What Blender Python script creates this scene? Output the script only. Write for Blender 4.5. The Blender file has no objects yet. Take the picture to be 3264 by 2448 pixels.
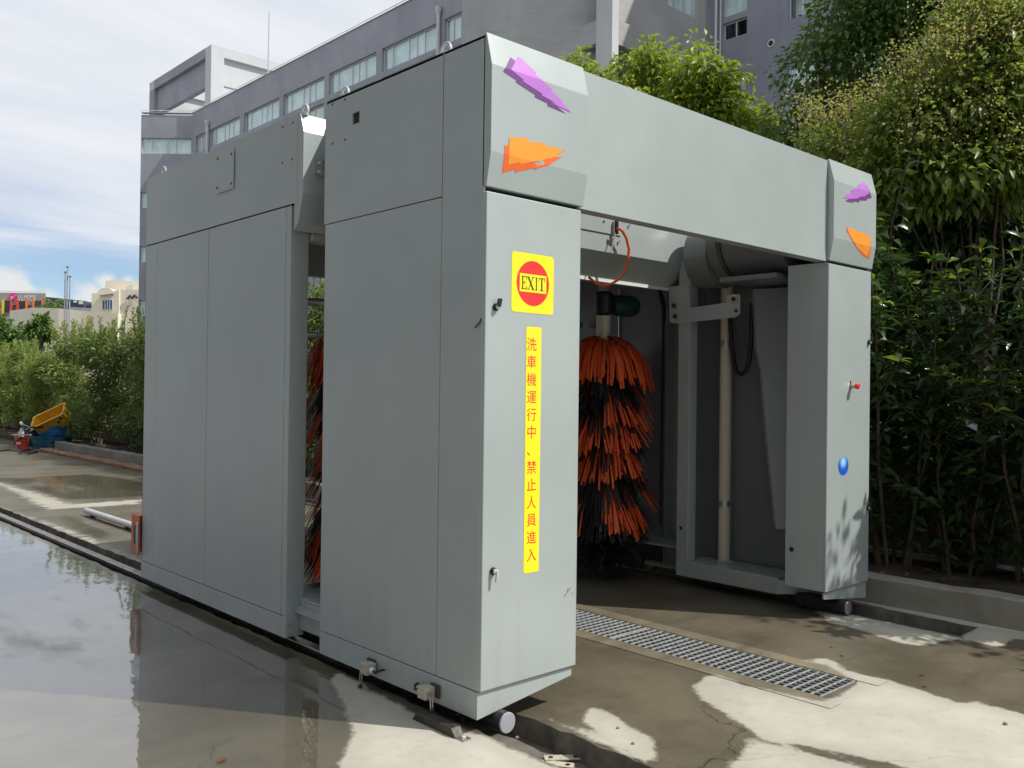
import bpy, bmesh, math, random
import numpy as np
from mathutils import Vector, Matrix
random.seed(7); rng = np.random.default_rng(11)
SC = bpy.context.scene
COL = SC.collection
R = math.radians

# ------------------------------------------------------------------ camera
CAM = np.array([-2.5704, -2.976, 1.5033]); FPX = 2869.08
YAW, PITCH, ROLL = 0.7463, 0.0065, 0.0126
FW = np.array([math.sin(YAW)*math.cos(PITCH), math.cos(YAW)*math.cos(PITCH), math.sin(PITCH)])
RT0 = np.array([math.cos(YAW), -math.sin(YAW), 0.0]); UP0 = np.cross(RT0, FW)
RT = RT0*math.cos(ROLL)+UP0*math.sin(ROLL); UP = UP0*math.cos(ROLL)-RT0*math.sin(ROLL)
cam = bpy.data.cameras.new('camera'); cam.sensor_width = 36.0; cam.lens = FPX/3264*36.0
cam.clip_start = 0.05; cam.clip_end = 3000
co = bpy.data.objects.new('camera', cam); COL.objects.link(co)
co.matrix_world = Matrix(((RT[0], UP[0], -FW[0], CAM[0]), (RT[1], UP[1], -FW[1], CAM[1]), (RT[2], UP[2], -FW[2], CAM[2]), (0, 0, 0, 1)))
SC.camera = co
# pixel of the photograph (3264 x 2448) -> point on a plane
def ray(u, v): return FW+RT*(u-1632)/FPX-UP*(v-1224)/FPX
def onx(u, v, x): d = ray(u, v); return CAM+d*((x-CAM[0])/d[0])
def ony(u, v, y): d = ray(u, v); return CAM+d*((y-CAM[1])/d[1])
def onz(u, v, z=0.0): d = ray(u, v); return CAM+d*((z-CAM[2])/d[2])
def ond(u, v, dep): return CAM+ray(u, v)*dep

# ------------------------------------------------------------------ light
SUN_EL = R(50); SH = (0.566, -0.824)          # horizontal direction towards the sun
w = bpy.data.worlds.new('World'); SC.world = w; w.use_nodes = True
nt = w.node_tree; N = nt.nodes; L = nt.links; N.clear()
def nd(nt_, t, **k):
    n = nt_.nodes.new(t)
    for a, b in k.items():
        if a == 'ins':
            for i, vv in b.items(): n.inputs[i].default_value = vv
        else: setattr(n, a, b)
    return n
def math_(nt_, op, a=None, b=None, clamp=False):
    n = nt_.nodes.new('ShaderNodeMath'); n.operation = op; n.use_clamp = clamp
    for i, q in enumerate((a, b)):
        if q is None: continue
        if isinstance(q, (int, float)): n.inputs[i].default_value = q
        else: nt_.links.new(q, n.inputs[i])
    return n.outputs[0]
def smooth(nt_, v, lo, hi):
    n = nt_.nodes.new('ShaderNodeMapRange'); n.interpolation_type = 'SMOOTHSTEP'
    n.inputs['From Min'].default_value = lo; n.inputs['From Max'].default_value = hi
    nt_.links.new(v, n.inputs['Value']); return n.outputs['Result']
def mixc(nt_, f, a, b, mode='MIX'):
    n = nt_.nodes.new('ShaderNodeMix'); n.data_type = 'RGBA'; n.blend_type = mode
    for i, q in ((0, f), (6, a), (7, b)):
        if isinstance(q, (int, float)): n.inputs[i].default_value = q
        elif isinstance(q, tuple): n.inputs[i].default_value = (*q[:3], 1)
        else: nt_.links.new(q, n.inputs[i])
    return n.outputs[2]
sky = nd(nt, 'ShaderNodeTexSky', sky_type='NISHITA', sun_disc=False, sun_elevation=SUN_EL,
         sun_rotation=math.atan2(SH[0], SH[1]), altitude=50, air_density=1.0, dust_density=0.25, ozone_density=1.2)
SKY_STR = 0.15
tc = nd(nt, 'ShaderNodeTexCoord'); sep = nd(nt, 'ShaderNodeSeparateXYZ'); L.new(tc.outputs['Generated'], sep.inputs[0])
zc = math_(nt, 'MAXIMUM', sep.outputs[2], 0.0); den = math_(nt, 'ADD', zc, 0.16)
cu = math_(nt, 'DIVIDE', sep.outputs[0], den); cv = math_(nt, 'DIVIDE', sep.outputs[1], den)
cmb = nd(nt, 'ShaderNodeCombineXYZ'); L.new(cu, cmb.inputs[0]); L.new(cv, cmb.inputs[1])
mp = nd(nt, 'ShaderNodeMapping'); mp.inputs['Rotation'].default_value = (0, 0, R(25)); mp.inputs['Scale'].default_value = (0.55, 1.5, 1); mp.inputs['Location'].default_value = (3.1, 1.7, 0)
L.new(cmb.outputs[0], mp.inputs[0])
n1 = nd(nt, 'ShaderNodeTexNoise', ins={'Scale': 1.1, 'Detail': 8.0, 'Roughness': 0.56, 'Distortion': 0.35}); L.new(mp.outputs[0], n1.inputs['Vector'])
n2 = nd(nt, 'ShaderNodeTexNoise', ins={'Scale': 0.45, 'Detail': 3.0}); L.new(mp.outputs[0], n2.inputs['Vector'])
elev = smooth(nt, zc, 0.07, 0.22)
amt = math_(nt, 'ADD', math_(nt, 'ADD', n1.outputs[0], math_(nt, 'MULTIPLY', n2.outputs[0], 0.35)), math_(nt, 'MULTIPLY', elev, 0.40))
cirrus = math_(nt, 'MULTIPLY', smooth(nt, amt, 0.52, 0.98), 0.95)
# cumulus heap low on the horizon
cdir = ond(-60, 1020, 1.0)-CAM; cdir /= np.linalg.norm(cdir)
n3 = nd(nt, 'ShaderNodeTexNoise', ins={'Scale': 13.0, 'Detail': 6.0, 'Roughness': 0.55}); L.new(tc.outputs['Generated'], n3.inputs['Vector'])
def blob(d, rad, soft):
    vd = nd(nt, 'ShaderNodeVectorMath', operation='DISTANCE'); L.new(tc.outputs['Generated'], vd.inputs[0]); vd.inputs[1].default_value = tuple(d)
    e = math_(nt, 'ADD', vd.outputs['Value'], math_(nt, 'MULTIPLY', math_(nt, 'SUBTRACT', n3.outputs[0], 0.5), 0.085))
    return smooth(nt, e, rad+soft, rad-soft)
cum = blob(cdir, 0.062, 0.006)
for (u, v, r_) in ((130, 960, 0.014), (345, 905, 0.016), (410, 900, 0.014), (300, 940, 0.016)):
    d = ond(u, v, 1.0)-CAM; d /= np.linalg.norm(d); cum = math_(nt, 'MAXIMUM', cum, blob(d, r_, 0.008))
ccol = mixc(nt, smooth(nt, n1.outputs[0], 0.35, 0.7), (4.75, 5.1, 5.75), (6.1, 6.2, 6.35))
s1 = mixc(nt, cirrus, mixc(nt, 1.0, sky.outputs[0], (0.66, 0.72, 0.82), 'MULTIPLY'), ccol)
s2 = mixc(nt, cum, s1, (5.3, 5.4, 5.5))
bg = nd(nt, 'ShaderNodeBackground', ins={'Strength': SKY_STR}); L.new(s2, bg.inputs[0])
wo = nd(nt, 'ShaderNodeOutputWorld'); L.new(bg.outputs[0], wo.inputs[0])
sun = bpy.data.lights.new('sun', 'SUN'); sun.energy = 4.6; sun.angle = R(0.55); sun.color = (1.0, 0.955, 0.88)
so = bpy.data.objects.new('sun', sun); COL.objects.link(so); so.location = (10, -10, 20)
sd = Vector((SH[0]*math.cos(SUN_EL), SH[1]*math.cos(SUN_EL), math.sin(SUN_EL)))
so.rotation_euler = sd.to_track_quat('Z', 'Y').to_euler()
SC.view_settings.view_transform = 'Standard'; SC.view_settings.look = 'None'
SC.view_settings.exposure = 0.0; SC.view_settings.gamma = 1.0; SC.view_settings.use_curve_mapping = False

# ------------------------------------------------------------------ materials
M = {}
def new_mat(name):
    m = bpy.data.materials.new(name); m.use_nodes = True; t = m.node_tree
    b = t.nodes['Principled BSDF']; M[name] = m; return m, t, b
def mat(name, col, rough=0.5, metal=0.0, spec=0.5, var=0.0, vscale=8.0, bump=0.0, bscale=60.0, coat=0.0, streak=0.0, var2=None):
    m, t, b = new_mat(name)
    b.inputs['Roughness'].default_value = rough; b.inputs['Metallic'].default_value = metal
    b.inputs['Specular IOR Level'].default_value = spec; b.inputs['Coat Weight'].default_value = coat
    b.inputs['Base Color'].default_value = (*col, 1)
    tcn = t.nodes.new('ShaderNodeTexCoord')
    if var or streak:
        n = nd(t, 'ShaderNodeTexNoise', ins={'Scale': vscale, 'Detail': 5.0, 'Roughness': 0.6}); t.links.new(tcn.outputs['Object'], n.inputs['Vector'])
        c2 = var2 or tuple(max(0, c*(1-var)) for c in col); c3 = tuple(min(1, c*(1+var*0.6)) for c in col)
        f = smooth(t, n.outputs[0], 0.3, 0.7); out = mixc(t, f, c2, c3)
        if streak:
            mp_ = nd(t, 'ShaderNodeMapping'); mp_.inputs['Scale'].default_value = (9, 9, 0.5); t.links.new(tcn.outputs['Object'], mp_.inputs[0])
            n_ = nd(t, 'ShaderNodeTexNoise', ins={'Scale': 1.0, 'Detail': 4.0}); t.links.new(mp_.outputs[0], n_.inputs['Vector'])
            out = mixc(t, math_(t, 'MULTIPLY', smooth(t, n_.outputs[0], 0.5, 0.75), streak), out, tuple(c*0.6 for c in col))
        t.links.new(out, b.inputs['Base Color'])
        t.links.new(math_(t, 'ADD', math_(t, 'MULTIPLY', f, 0.12), rough-0.06), b.inputs['Roughness'])
    if bump:
        n = nd(t, 'ShaderNodeTexNoise', ins={'Scale': bscale, 'Detail': 4.0}); t.links.new(tcn.outputs['Object'], n.inputs['Vector'])
        bp = nd(t, 'ShaderNodeBump', ins={'Strength': bump, 'Distance': 0.01}); t.links.new(n.outputs[0], bp.inputs['Height']); t.links.new(bp.outputs[0], b.inputs['Normal'])
    return m
# sheet-steel paint: faint waviness of the sheet plus dust runs low down
def paint(name, col, wave):
    m, t, b = new_mat(name)
    b.inputs['Metallic'].default_value = 0.16; b.inputs['Specular IOR Level'].default_value = 0.5
    g = nd(t, 'ShaderNodeNewGeometry'); sp = nd(t, 'ShaderNodeSeparateXYZ'); t.links.new(g.outputs['Position'], sp.inputs[0])
    n = nd(t, 'ShaderNodeTexNoise', ins={'Scale': 1.3, 'Detail': 6.0, 'Roughness': 0.6}); t.links.new(g.outputs['Position'], n.inputs['Vector'])
    base = mixc(t, smooth(t, n.outputs[0], 0.3, 0.75), tuple(c*0.94 for c in col), tuple(c*1.04 for c in col))
    mp_ = nd(t, 'ShaderNodeMapping'); mp_.inputs['Scale'].default_value = (14, 14, 0.8); t.links.new(g.outputs['Position'], mp_.inputs[0])
    n_ = nd(t, 'ShaderNodeTexNoise', ins={'Scale': 1.0, 'Detail': 5.0}); t.links.new(mp_.outputs[0], n_.inputs['Vector'])
    low = smooth(t, sp.outputs[2], 0.9, 0.05)
    dust = math_(t, 'MULTIPLY', math_(t, 'MULTIPLY', smooth(t, n_.outputs[0], 0.45, 0.75), math_(t, 'ADD', low, 0.08)), 0.16)
    base = mixc(t, dust, base, (0.30, 0.28, 0.23)); t.links.new(base, b.inputs['Base Color'])
    t.links.new(math_(t, 'ADD', 0.25, math_(t, 'MULTIPLY', n.outputs[0], 0.12)), b.inputs['Roughness'])
    nw = nd(t, 'ShaderNodeTexNoise', ins={'Scale': 1.7, 'Detail': 1.0}); t.links.new(g.outputs['Position'], nw.inputs['Vector'])
    b1 = nd(t, 'ShaderNodeBump', ins={'Strength': wave, 'Distance': 0.06}); t.links.new(nw.outputs[0], b1.inputs['Height'])
    nf = nd(t, 'ShaderNodeTexNoise', ins={'Scale': 420.0, 'Detail': 2.0}); t.links.new(g.outputs['Position'], nf.inputs['Vector'])
    b2 = nd(t, 'ShaderNodeBump', ins={'Strength': 0.05, 'Distance': 0.002}); t.links.new(nf.outputs[0], b2.inputs['Height']); t.links.new(b1.outputs[0], b2.inputs['Normal'])
    t.links.new(b2.outputs[0], b.inputs['Normal'])
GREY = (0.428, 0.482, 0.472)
paint('paint', GREY, 0.10); paint('shade_dark_sheet', (0.19, 0.205, 0.21), 0.12); paint('nozzle_sheet', (0.30, 0.325, 0.34), 0.12)  # dark inner tone: shade inside the machine put into the colour
mat('gap', (0.03, 0.032, 0.03), 0.8)
mat('grate', (0.36, 0.365, 0.35), 0.5, 0.3, var=0.3, vscale=12)
mat('steel', (0.52, 0.52, 0.50), 0.38, 0.9, var=0.2, vscale=20)
mat('galv', (0.62, 0.64, 0.64), 0.42, 0.45, var=0.18, vscale=30)
mat('dark_steel', (0.075, 0.066, 0.058), 0.5, 0.5, var=0.4, vscale=14, bump=0.2)
mat('rail_top', (0.36, 0.33, 0.30), 0.3, 0.9, var=0.25, vscale=9)
mat('black', (0.012, 0.012, 0.013), 0.45, var=0.3, vscale=30)
mat('motor_green', (0.01, 0.05, 0.045), 0.4, var=0.3, vscale=25)
mat('white_pipe', (0.66, 0.61, 0.47), 0.42, var=0.06, vscale=4)
mat('pvc', (0.74, 0.72, 0.66), 0.5, var=0.35, vscale=14)
mat('white', (0.78, 0.78, 0.76), 0.4)
mat('beige_box', (0.46, 0.43, 0.34), 0.5, var=0.15, vscale=40)
mat('orange_steel', (0.66, 0.16, 0.065), 0.45, var=0.12, vscale=12)
mat('orange_tube', (0.75, 0.12, 0.03), 0.35)
def bristle(name, col, col2):
    m, t, b = new_mat(name); b.inputs['Roughness'].default_value = 0.55
    a = nd(t, 'ShaderNodeAttribute', attribute_name='rnd'); t.links.new(mixc(t, a.outputs['Fac'], col, col2), b.inputs['Base Color'])
    tr = nd(t, 'ShaderNodeBsdfTranslucent', ins={'Color': (*col2, 1)}); mx = nd(t, 'ShaderNodeMixShader', ins={0: 0.18})
    t.links.new(b.outputs[0], mx.inputs[1]); t.links.new(tr.outputs[0], mx.inputs[2]); t.links.new(mx.outputs[0], t.nodes['Material Output'].inputs[0])
bristle('bristle_orange', (0.76, 0.088, 0.016), (0.98, 0.18, 0.036)); bristle('bristle_black', (0.010, 0.010, 0.011), (0.024, 0.023, 0.024))
for nm, c in dict(yellow=(0.92, 0.83, 0.02), red=(0.80, 0.035, 0.03), ink=(0.03, 0.03, 0.015), purple=(0.52, 0.20, 0.66), purple_dark=(0.17, 0.06, 0.24),
                  orange=(0.95, 0.34, 0.035), orange_dark=(0.92, 0.15, 0.025)).items():
    mat('print_'+nm, c, 0.32, var=0.05, vscale=5)
m, t, b = new_mat('print_ball'); b.inputs['Roughness'].default_value = 0.3      # printed ball: its own drawn gradient
tcn = nd(t, 'ShaderNodeTexCoord'); mp_ = nd(t, 'ShaderNodeMapping'); mp_.inputs['Location'].default_value = (-0.48, 0, -0.72); mp_.inputs['Scale'].default_value = (1, 0, 1); t.links.new(tcn.outputs['Generated'], mp_.inputs[0])
ln = nd(t, 'ShaderNodeVectorMath', operation='LENGTH'); t.links.new(mp_.outputs[0], ln.inputs[0])
t.links.new(mixc(t, smooth(t, ln.outputs['Value'], 0.05, 0.45), (0.35, 0.75, 0.95), (0.02, 0.11, 0.60)), b.inputs['Base Color'])
# walls
def plaster(name, col, col2, scale=0.5, board=0.0, rough=0.85, stain=0.35):
    m, t, b = new_mat(name); b.inputs['Roughness'].default_value = rough; b.inputs['Specular IOR Level'].default_value = 0.25
    g = nd(t, 'ShaderNodeNewGeometry')
    n = nd(t, 'ShaderNodeTexNoise', ins={'Scale': scale, 'Detail': 7.0, 'Roughness': 0.62}); t.links.new(g.outputs['Position'], n.inputs['Vector'])
    c = mixc(t, smooth(t, n.outputs[0], 0.3, 0.7), col2, col)
    mp_ = nd(t, 'ShaderNodeMapping'); mp_.inputs['Scale'].default_value = (1.6, 1.6, 0.09); t.links.new(g.outputs['Position'], mp_.inputs[0])
    n2_ = nd(t, 'ShaderNodeTexNoise', ins={'Scale': 1.0, 'Detail': 5.0, 'Roughness': 0.65}); t.links.new(mp_.outputs[0], n2_.inputs['Vector'])
    c = mixc(t, math_(t, 'MULTIPLY', smooth(t, n2_.outputs[0], 0.5, 0.8), stain), c, tuple(q*0.6 for q in col))
    if board:
        mb_ = nd(t, 'ShaderNodeMapping'); mb_.inputs['Scale'].default_value = (0.35, 0.35, 5.0); t.links.new(g.outputs['Position'], mb_.inputs[0])
        n3_ = nd(t, 'ShaderNodeTexNoise', ins={'Scale': 1.5, 'Detail': 5.0, 'Roughness': 0.7}); t.links.new(mb_.outputs[0], n3_.inputs['Vector'])
        c = mixc(t, math_(t, 'MULTIPLY', smooth(t, n3_.outputs[0], 0.5, 0.72), board), c, tuple(q*0.62 for q in col))
    t.links.new(c, b.inputs['Base Color'])
    nb = nd(t, 'ShaderNodeTexNoise', ins={'Scale': 9.0, 'Detail': 5.0}); t.links.new(g.outputs['Position'], nb.inputs['Vector'])
    bp = nd(t, 'ShaderNodeBump', ins={'Strength': 0.25, 'Distance': 0.02}); t.links.new(nb.outputs[0], bp.inputs['Height']); t.links.new(bp.outputs[0], b.inputs['Normal'])
plaster('wall_grey', (0.365, 0.37, 0.41), (0.295, 0.30, 0.34)); plaster('wall_blue', (0.30, 0.31, 0.36), (0.255, 0.265, 0.31))
plaster('wall_board', (0.46, 0.46, 0.45), (0.37, 0.37, 0.365), 0.4, 0.5); plaster('wall_pale', (0.57, 0.585, 0.595), (0.50, 0.515, 0.53), 0.3, stain=0.12)
plaster('cream', (0.74, 0.69, 0.56), (0.68, 0.63, 0.52), 0.15, stain=0.10); plaster('sign_band', (0.34, 0.33, 0.32), (0.30, 0.29, 0.28), 0.2, stain=0.15)
plaster('slate', (0.07, 0.085, 0.12), (0.06, 0.07, 0.10), 0.2, stain=0.1)
plaster('kerb', (0.30, 0.285, 0.24), (0.20, 0.185, 0.15), 2.2, stain=0.5); plaster('yard_wall', (0.22, 0.205, 0.18), (0.15, 0.14, 0.12), 1.2, stain=0.5)
plaster('brick_red', (0.33, 0.19, 0.12), (0.24, 0.15, 0.10), 2.5, stain=0.4)
plaster('trench', (0.20, 0.185, 0.155), (0.085, 0.078, 0.065), 5.0, stain=0.5)
mat('frame_white', (0.62, 0.64, 0.63), 0.4, 0.2); mat('curtain', (0.84, 0.89, 0.88), 0.8, var=0.15, vscale=1.5, streak=0.35)
mat('dark_room', (0.02, 0.022, 0.025), 0.7); mat('drain_white', (0.62, 0.61, 0.64), 0.5, var=0.12, vscale=4)
def glass(name, tint, tr):
    m, t, b = new_mat(name)
    gl = nd(t, 'ShaderNodeBsdfGlossy', ins={'Color': (0.9, 0.95, 0.96, 1), 'Roughness': 0.04}); tp = nd(t, 'ShaderNodeBsdfTransparent', ins={'Color': (*tint, 1)})
    fr = nd(t, 'ShaderNodeLayerWeight', ins={'Blend': 0.5}); mx = nd(t, 'ShaderNodeMixShader')
    t.links.new(math_(t, 'ADD', math_(t, 'MULTIPLY', math_(t, 'POWER', fr.outputs['Facing'], 5.0), 0.9), 0.05), mx.inputs[0]); t.links.new(tp.outputs[0], mx.inputs[1]); t.links.new(gl.outputs[0], mx.inputs[2])
    t.links.new(mx.outputs[0], t.nodes['Material Output'].inputs[0])
glass('glass', (0.93, 0.97, 0.97), 0.9); glass('glass_dark', (0.30, 0.34, 0.36), 0.9)
mat('glass_blue', (0.015, 0.06, 0.20), 0.12, spec=0.8, var=0.4, vscale=0.4)
mat('plastic_yellow', (0.72, 0.36, 0.012), 0.45, var=0.18, vscale=4); mat('plastic_blue', (0.015, 0.17, 0.42), 0.4, var=0.45, vscale=5)
mat('plastic_teal', (0.02, 0.15, 0.23), 0.5, var=0.5, vscale=5); mat('plastic_navy', (0.012, 0.02, 0.09), 0.4, var=0.2); mat('plastic_red', (0.70, 0.09, 0.05), 0.4, var=0.15, vscale=6)
mat('bark', (0.10, 0.075, 0.05), 0.9, var=0.45, vscale=12, bump=0.5); mat('twig', (0.19, 0.14, 0.09), 0.85, var=0.4, vscale=12)
mat('soil', (0.055, 0.042, 0.028), 0.95, var=0.5, vscale=6, bump=0.8, bscale=25)
mat('accent_red', (0.72, 0.07, 0.05), 0.5); mat('accent_orange', (0.80, 0.22, 0.03), 0.5); mat('accent_yellow', (0.82, 0.60, 0.03), 0.5); mat('accent_pink', (0.72, 0.03, 0.22), 0.4)
def leafmat(name, dark, light, tl=0.3, spec=0.5, rough=0.42):
    m, t, b = new_mat(name); a = nd(t, 'ShaderNodeAttribute', attribute_name='rnd')
    c = mixc(t, a.outputs['Fac'], dark, light); t.links.new(c, b.inputs['Base Color'])
    b.inputs['Roughness'].default_value = rough; b.inputs['Specular IOR Level'].default_value = spec
    tr = nd(t, 'ShaderNodeBsdfTranslucent'); t.links.new(mixc(t, 0.5, c, (light[0]*1.3, light[1]*1.25, light[2]*0.5)), tr.inputs['Color'])
    mx = nd(t, 'ShaderNodeMixShader', ins={0: tl}); t.links.new(b.outputs[0], mx.inputs[1]); t.links.new(tr.outputs[0], mx.inputs[2]); t.links.new(mx.outputs[0], t.nodes['Material Output'].inputs[0])
leafmat('leaf_dark', (0.055, 0.125, 0.030), (0.165, 0.275, 0.060), 0.36); leafmat('leaf_lime', (0.15, 0.235, 0.022), (0.34, 0.42, 0.055), 0.42)
leafmat('leaf_broad', (0.022, 0.055, 0.018), (0.062, 0.118, 0.032), 0.25, 0.5, 0.33); leafmat('leaf_fresh', (0.13, 0.21, 0.02), (0.24, 0.34, 0.04), 0.4)
leafmat('leaf_olive', (0.105, 0.175, 0.034), (0.29, 0.375, 0.085), 0.42); leafmat('flower', (0.34, 0.30, 0.07), (0.58, 0.60, 0.26), 0.3, 0.2, 0.7)
leafmat('leaf_hedge', (0.065, 0.115, 0.032), (0.19, 0.265, 0.075), 0.42); leafmat('leaf_pale', (0.12, 0.18, 0.045), (0.32, 0.40, 0.12), 0.45); leafmat('leaf_dry', (0.16, 0.075, 0.03), (0.25, 0.13, 0.05), 0.2)

# ------------------------------------------------------------------ mesh helpers
ORG = {}
def link(name, me, parent=None, loc=None):
    o = bpy.data.objects.new(name, me); COL.objects.link(o)
    if parent is not None: o.parent = parent
    return o
def tag(o, label=None, cat=None, group=None, kind=None):
    if label: o['label'] = label
    if cat: o['category'] = cat
    if group: o['group'] = group
    if kind: o['kind'] = kind
    return o
def thing(name, loc, label, cat, group=None):
    o = bpy.data.objects.new(name, None); COL.objects.link(o); o.location = loc; o.empty_display_size = 0.1
    ORG[o.name] = np.array(loc, float); return tag(o, label, cat, group)
def frame_of(o): return ORG.get(o.name, np.zeros(3)) if o is not None else np.zeros(3)
class MB:
    def __init__(s): s.v = []; s.f = []
    def add(s, vs, fs):
        k = len(s.v); s.v += [tuple(map(float, q)) for q in vs]; s.f += [tuple(i+k for i in f) for f in fs]; return s
    def box(s, x0, x1, y0, y1, z0, z1):
        vs = [(x0, y0, z0), (x1, y0, z0), (x1, y1, z0), (x0, y1, z0), (x0, y0, z1), (x1, y0, z1), (x1, y1, z1), (x0, y1, z1)]
        return s.add(vs, [(0, 3, 2, 1), (4, 5, 6, 7), (0, 1, 5, 4), (1, 2, 6, 5), (2, 3, 7, 6), (3, 0, 4, 7)])
    def obox(s, o, ax, ay, az):   # oriented box: corner + three edge vectors
        o, ax, ay, az = map(np.array, (o, ax, ay, az))
        vs = [o, o+ax, o+ax+ay, o+ay, o+az, o+ax+az, o+ax+ay+az, o+ay+az]
        fl = [(0, 3, 2, 1), (4, 5, 6, 7), (0, 1, 5, 4), (1, 2, 6, 5), (2, 3, 7, 6), (3, 0, 4, 7)]
        if np.dot(np.cross(ax, ay), az) < 0: fl = [f[::-1] for f in fl]
        return s.add(vs, fl)
    def prism(s, prof, d):        # closed profile (list of 3D points) swept along d
        n = len(prof); prof = [np.array(q, float) for q in prof]; d = np.array(d, float)
        vs = prof+[q+d for q in prof]
        return s.add(vs, [tuple(range(n))[::-1], tuple(range(n, 2*n))]+[(i, (i+1) % n, (i+1) % n+n, i+n) for i in range(n)])
    def tube(s, pts, r, n=10, caps=True):
        pts = [np.array(q, float) for q in pts]; rs = r if isinstance(r, (list, tuple)) else [r]*len(pts)
        k = len(s.v); ref = None
        for i, q in enumerate(pts):
            d = pts[min(i+1, len(pts)-1)]-pts[max(i-1, 0)]; d = d/(np.linalg.norm(d)+1e-12)
            if ref is None: ref = np.cross(d, (0, 0, 1.0) if abs(d[2]) < 0.9 else (1.0, 0, 0)); ref /= np.linalg.norm(ref)
            ref = ref-d*np.dot(ref, d); ref /= np.linalg.norm(ref)+1e-12; b_ = np.cross(d, ref)
            for j in range(n):
                a = 2*math.pi*j/n; s.v.append(tuple(q+rs[i]*(ref*math.cos(a)+b_*math.sin(a))))
        for i in range(len(pts)-1):
            for j in range(n):
                a, b_ = k+i*n+j, k+i*n+(j+1) % n; s.f.append((a, b_, b_+n, a+n))
        if caps: s.f.append(tuple(k+j for j in range(n))[::-1]); s.f.append(tuple(k+(len(pts)-1)*n+j for j in range(n)))
        return s
    def lathe(s, prof, c, n=20, axis=(0, 0, 1)):   # prof: (radius, height) along axis from c
        a = np.array(axis, float); a /= np.linalg.norm(a); u = np.cross(a, (0, 0, 1) if abs(a[2]) < .9 else (1, 0, 0)); u /= np.linalg.norm(u); v_ = np.cross(a, u)
        k = len(s.v); c = np.array(c, float)
        for r_, h in prof:
            for j in range(n):
                t_ = 2*math.pi*j/n; s.v.append(tuple(c+a*h+r_*(u*math.cos(t_)+v_*math.sin(t_))))
        for i in range(len(prof)-1):
            for j in range(n):
                p, q = k+i*n+j, k+i*n+(j+1) % n; s.f.append((p, q, q+n, p+n))
        s.f.append(tuple(k+j for j in range(n))[::-1]); s.f.append(tuple(k+(len(prof)-1)*n+j for j in range(n)))
        return s
    def build(s, name, mt, parent=None, bev=0.0, smooth=False, seg=2):
        og = frame_of(parent)
        me = bpy.data.meshes.new(name); me.from_pydata([tuple(np.array(q)-og) for q in s.v], [], s.f); me.update()
        me.materials.append(M[mt])
        if smooth:
            me.polygons.foreach_set('use_smooth', [True]*len(me.polygons)); me.set_sharp_from_angle(angle=R(38))
        o = link(name, me, parent)
        if parent is not None: ORG[o.name] = og
        if bev:
            md = o.modifiers.new('bevel', 'BEVEL'); md.width = bev; md.segments = seg; md.limit_method = 'ANGLE'; md.angle_limit = R(40)
        return o
def np_mesh(name, V, F, mt, rnd=None, parent=None, smooth=False):
    og = frame_of(parent); V = np.asarray(V, np.float32)-og.astype(np.float32); F = np.asarray(F, np.int32)
    me = bpy.data.meshes.new(name); me.vertices.add(len(V)); me.vertices.foreach_set('co', V.ravel())
    k = F.shape[1]; me.loops.add(F.size); me.loops.foreach_set('vertex_index', F.ravel())
    me.polygons.add(len(F)); me.polygons.foreach_set('loop_start', np.arange(0, F.size, k, dtype=np.int32)); me.polygons.foreach_set('loop_total', np.full(len(F), k, np.int32))
    if smooth: me.polygons.foreach_set('use_smooth', np.ones(len(F), bool))
    me.update(calc_edges=True)
    if rnd is not None:
        a = me.attributes.new('rnd', 'FLOAT', 'POINT'); a.data.foreach_set('value', np.asarray(rnd, np.float32))
    me.materials.append(M[mt]); o = link(name, me, parent)
    if parent is not None: ORG[o.name] = og
    return o
def struct(o): o['kind'] = 'structure'; return o
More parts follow.
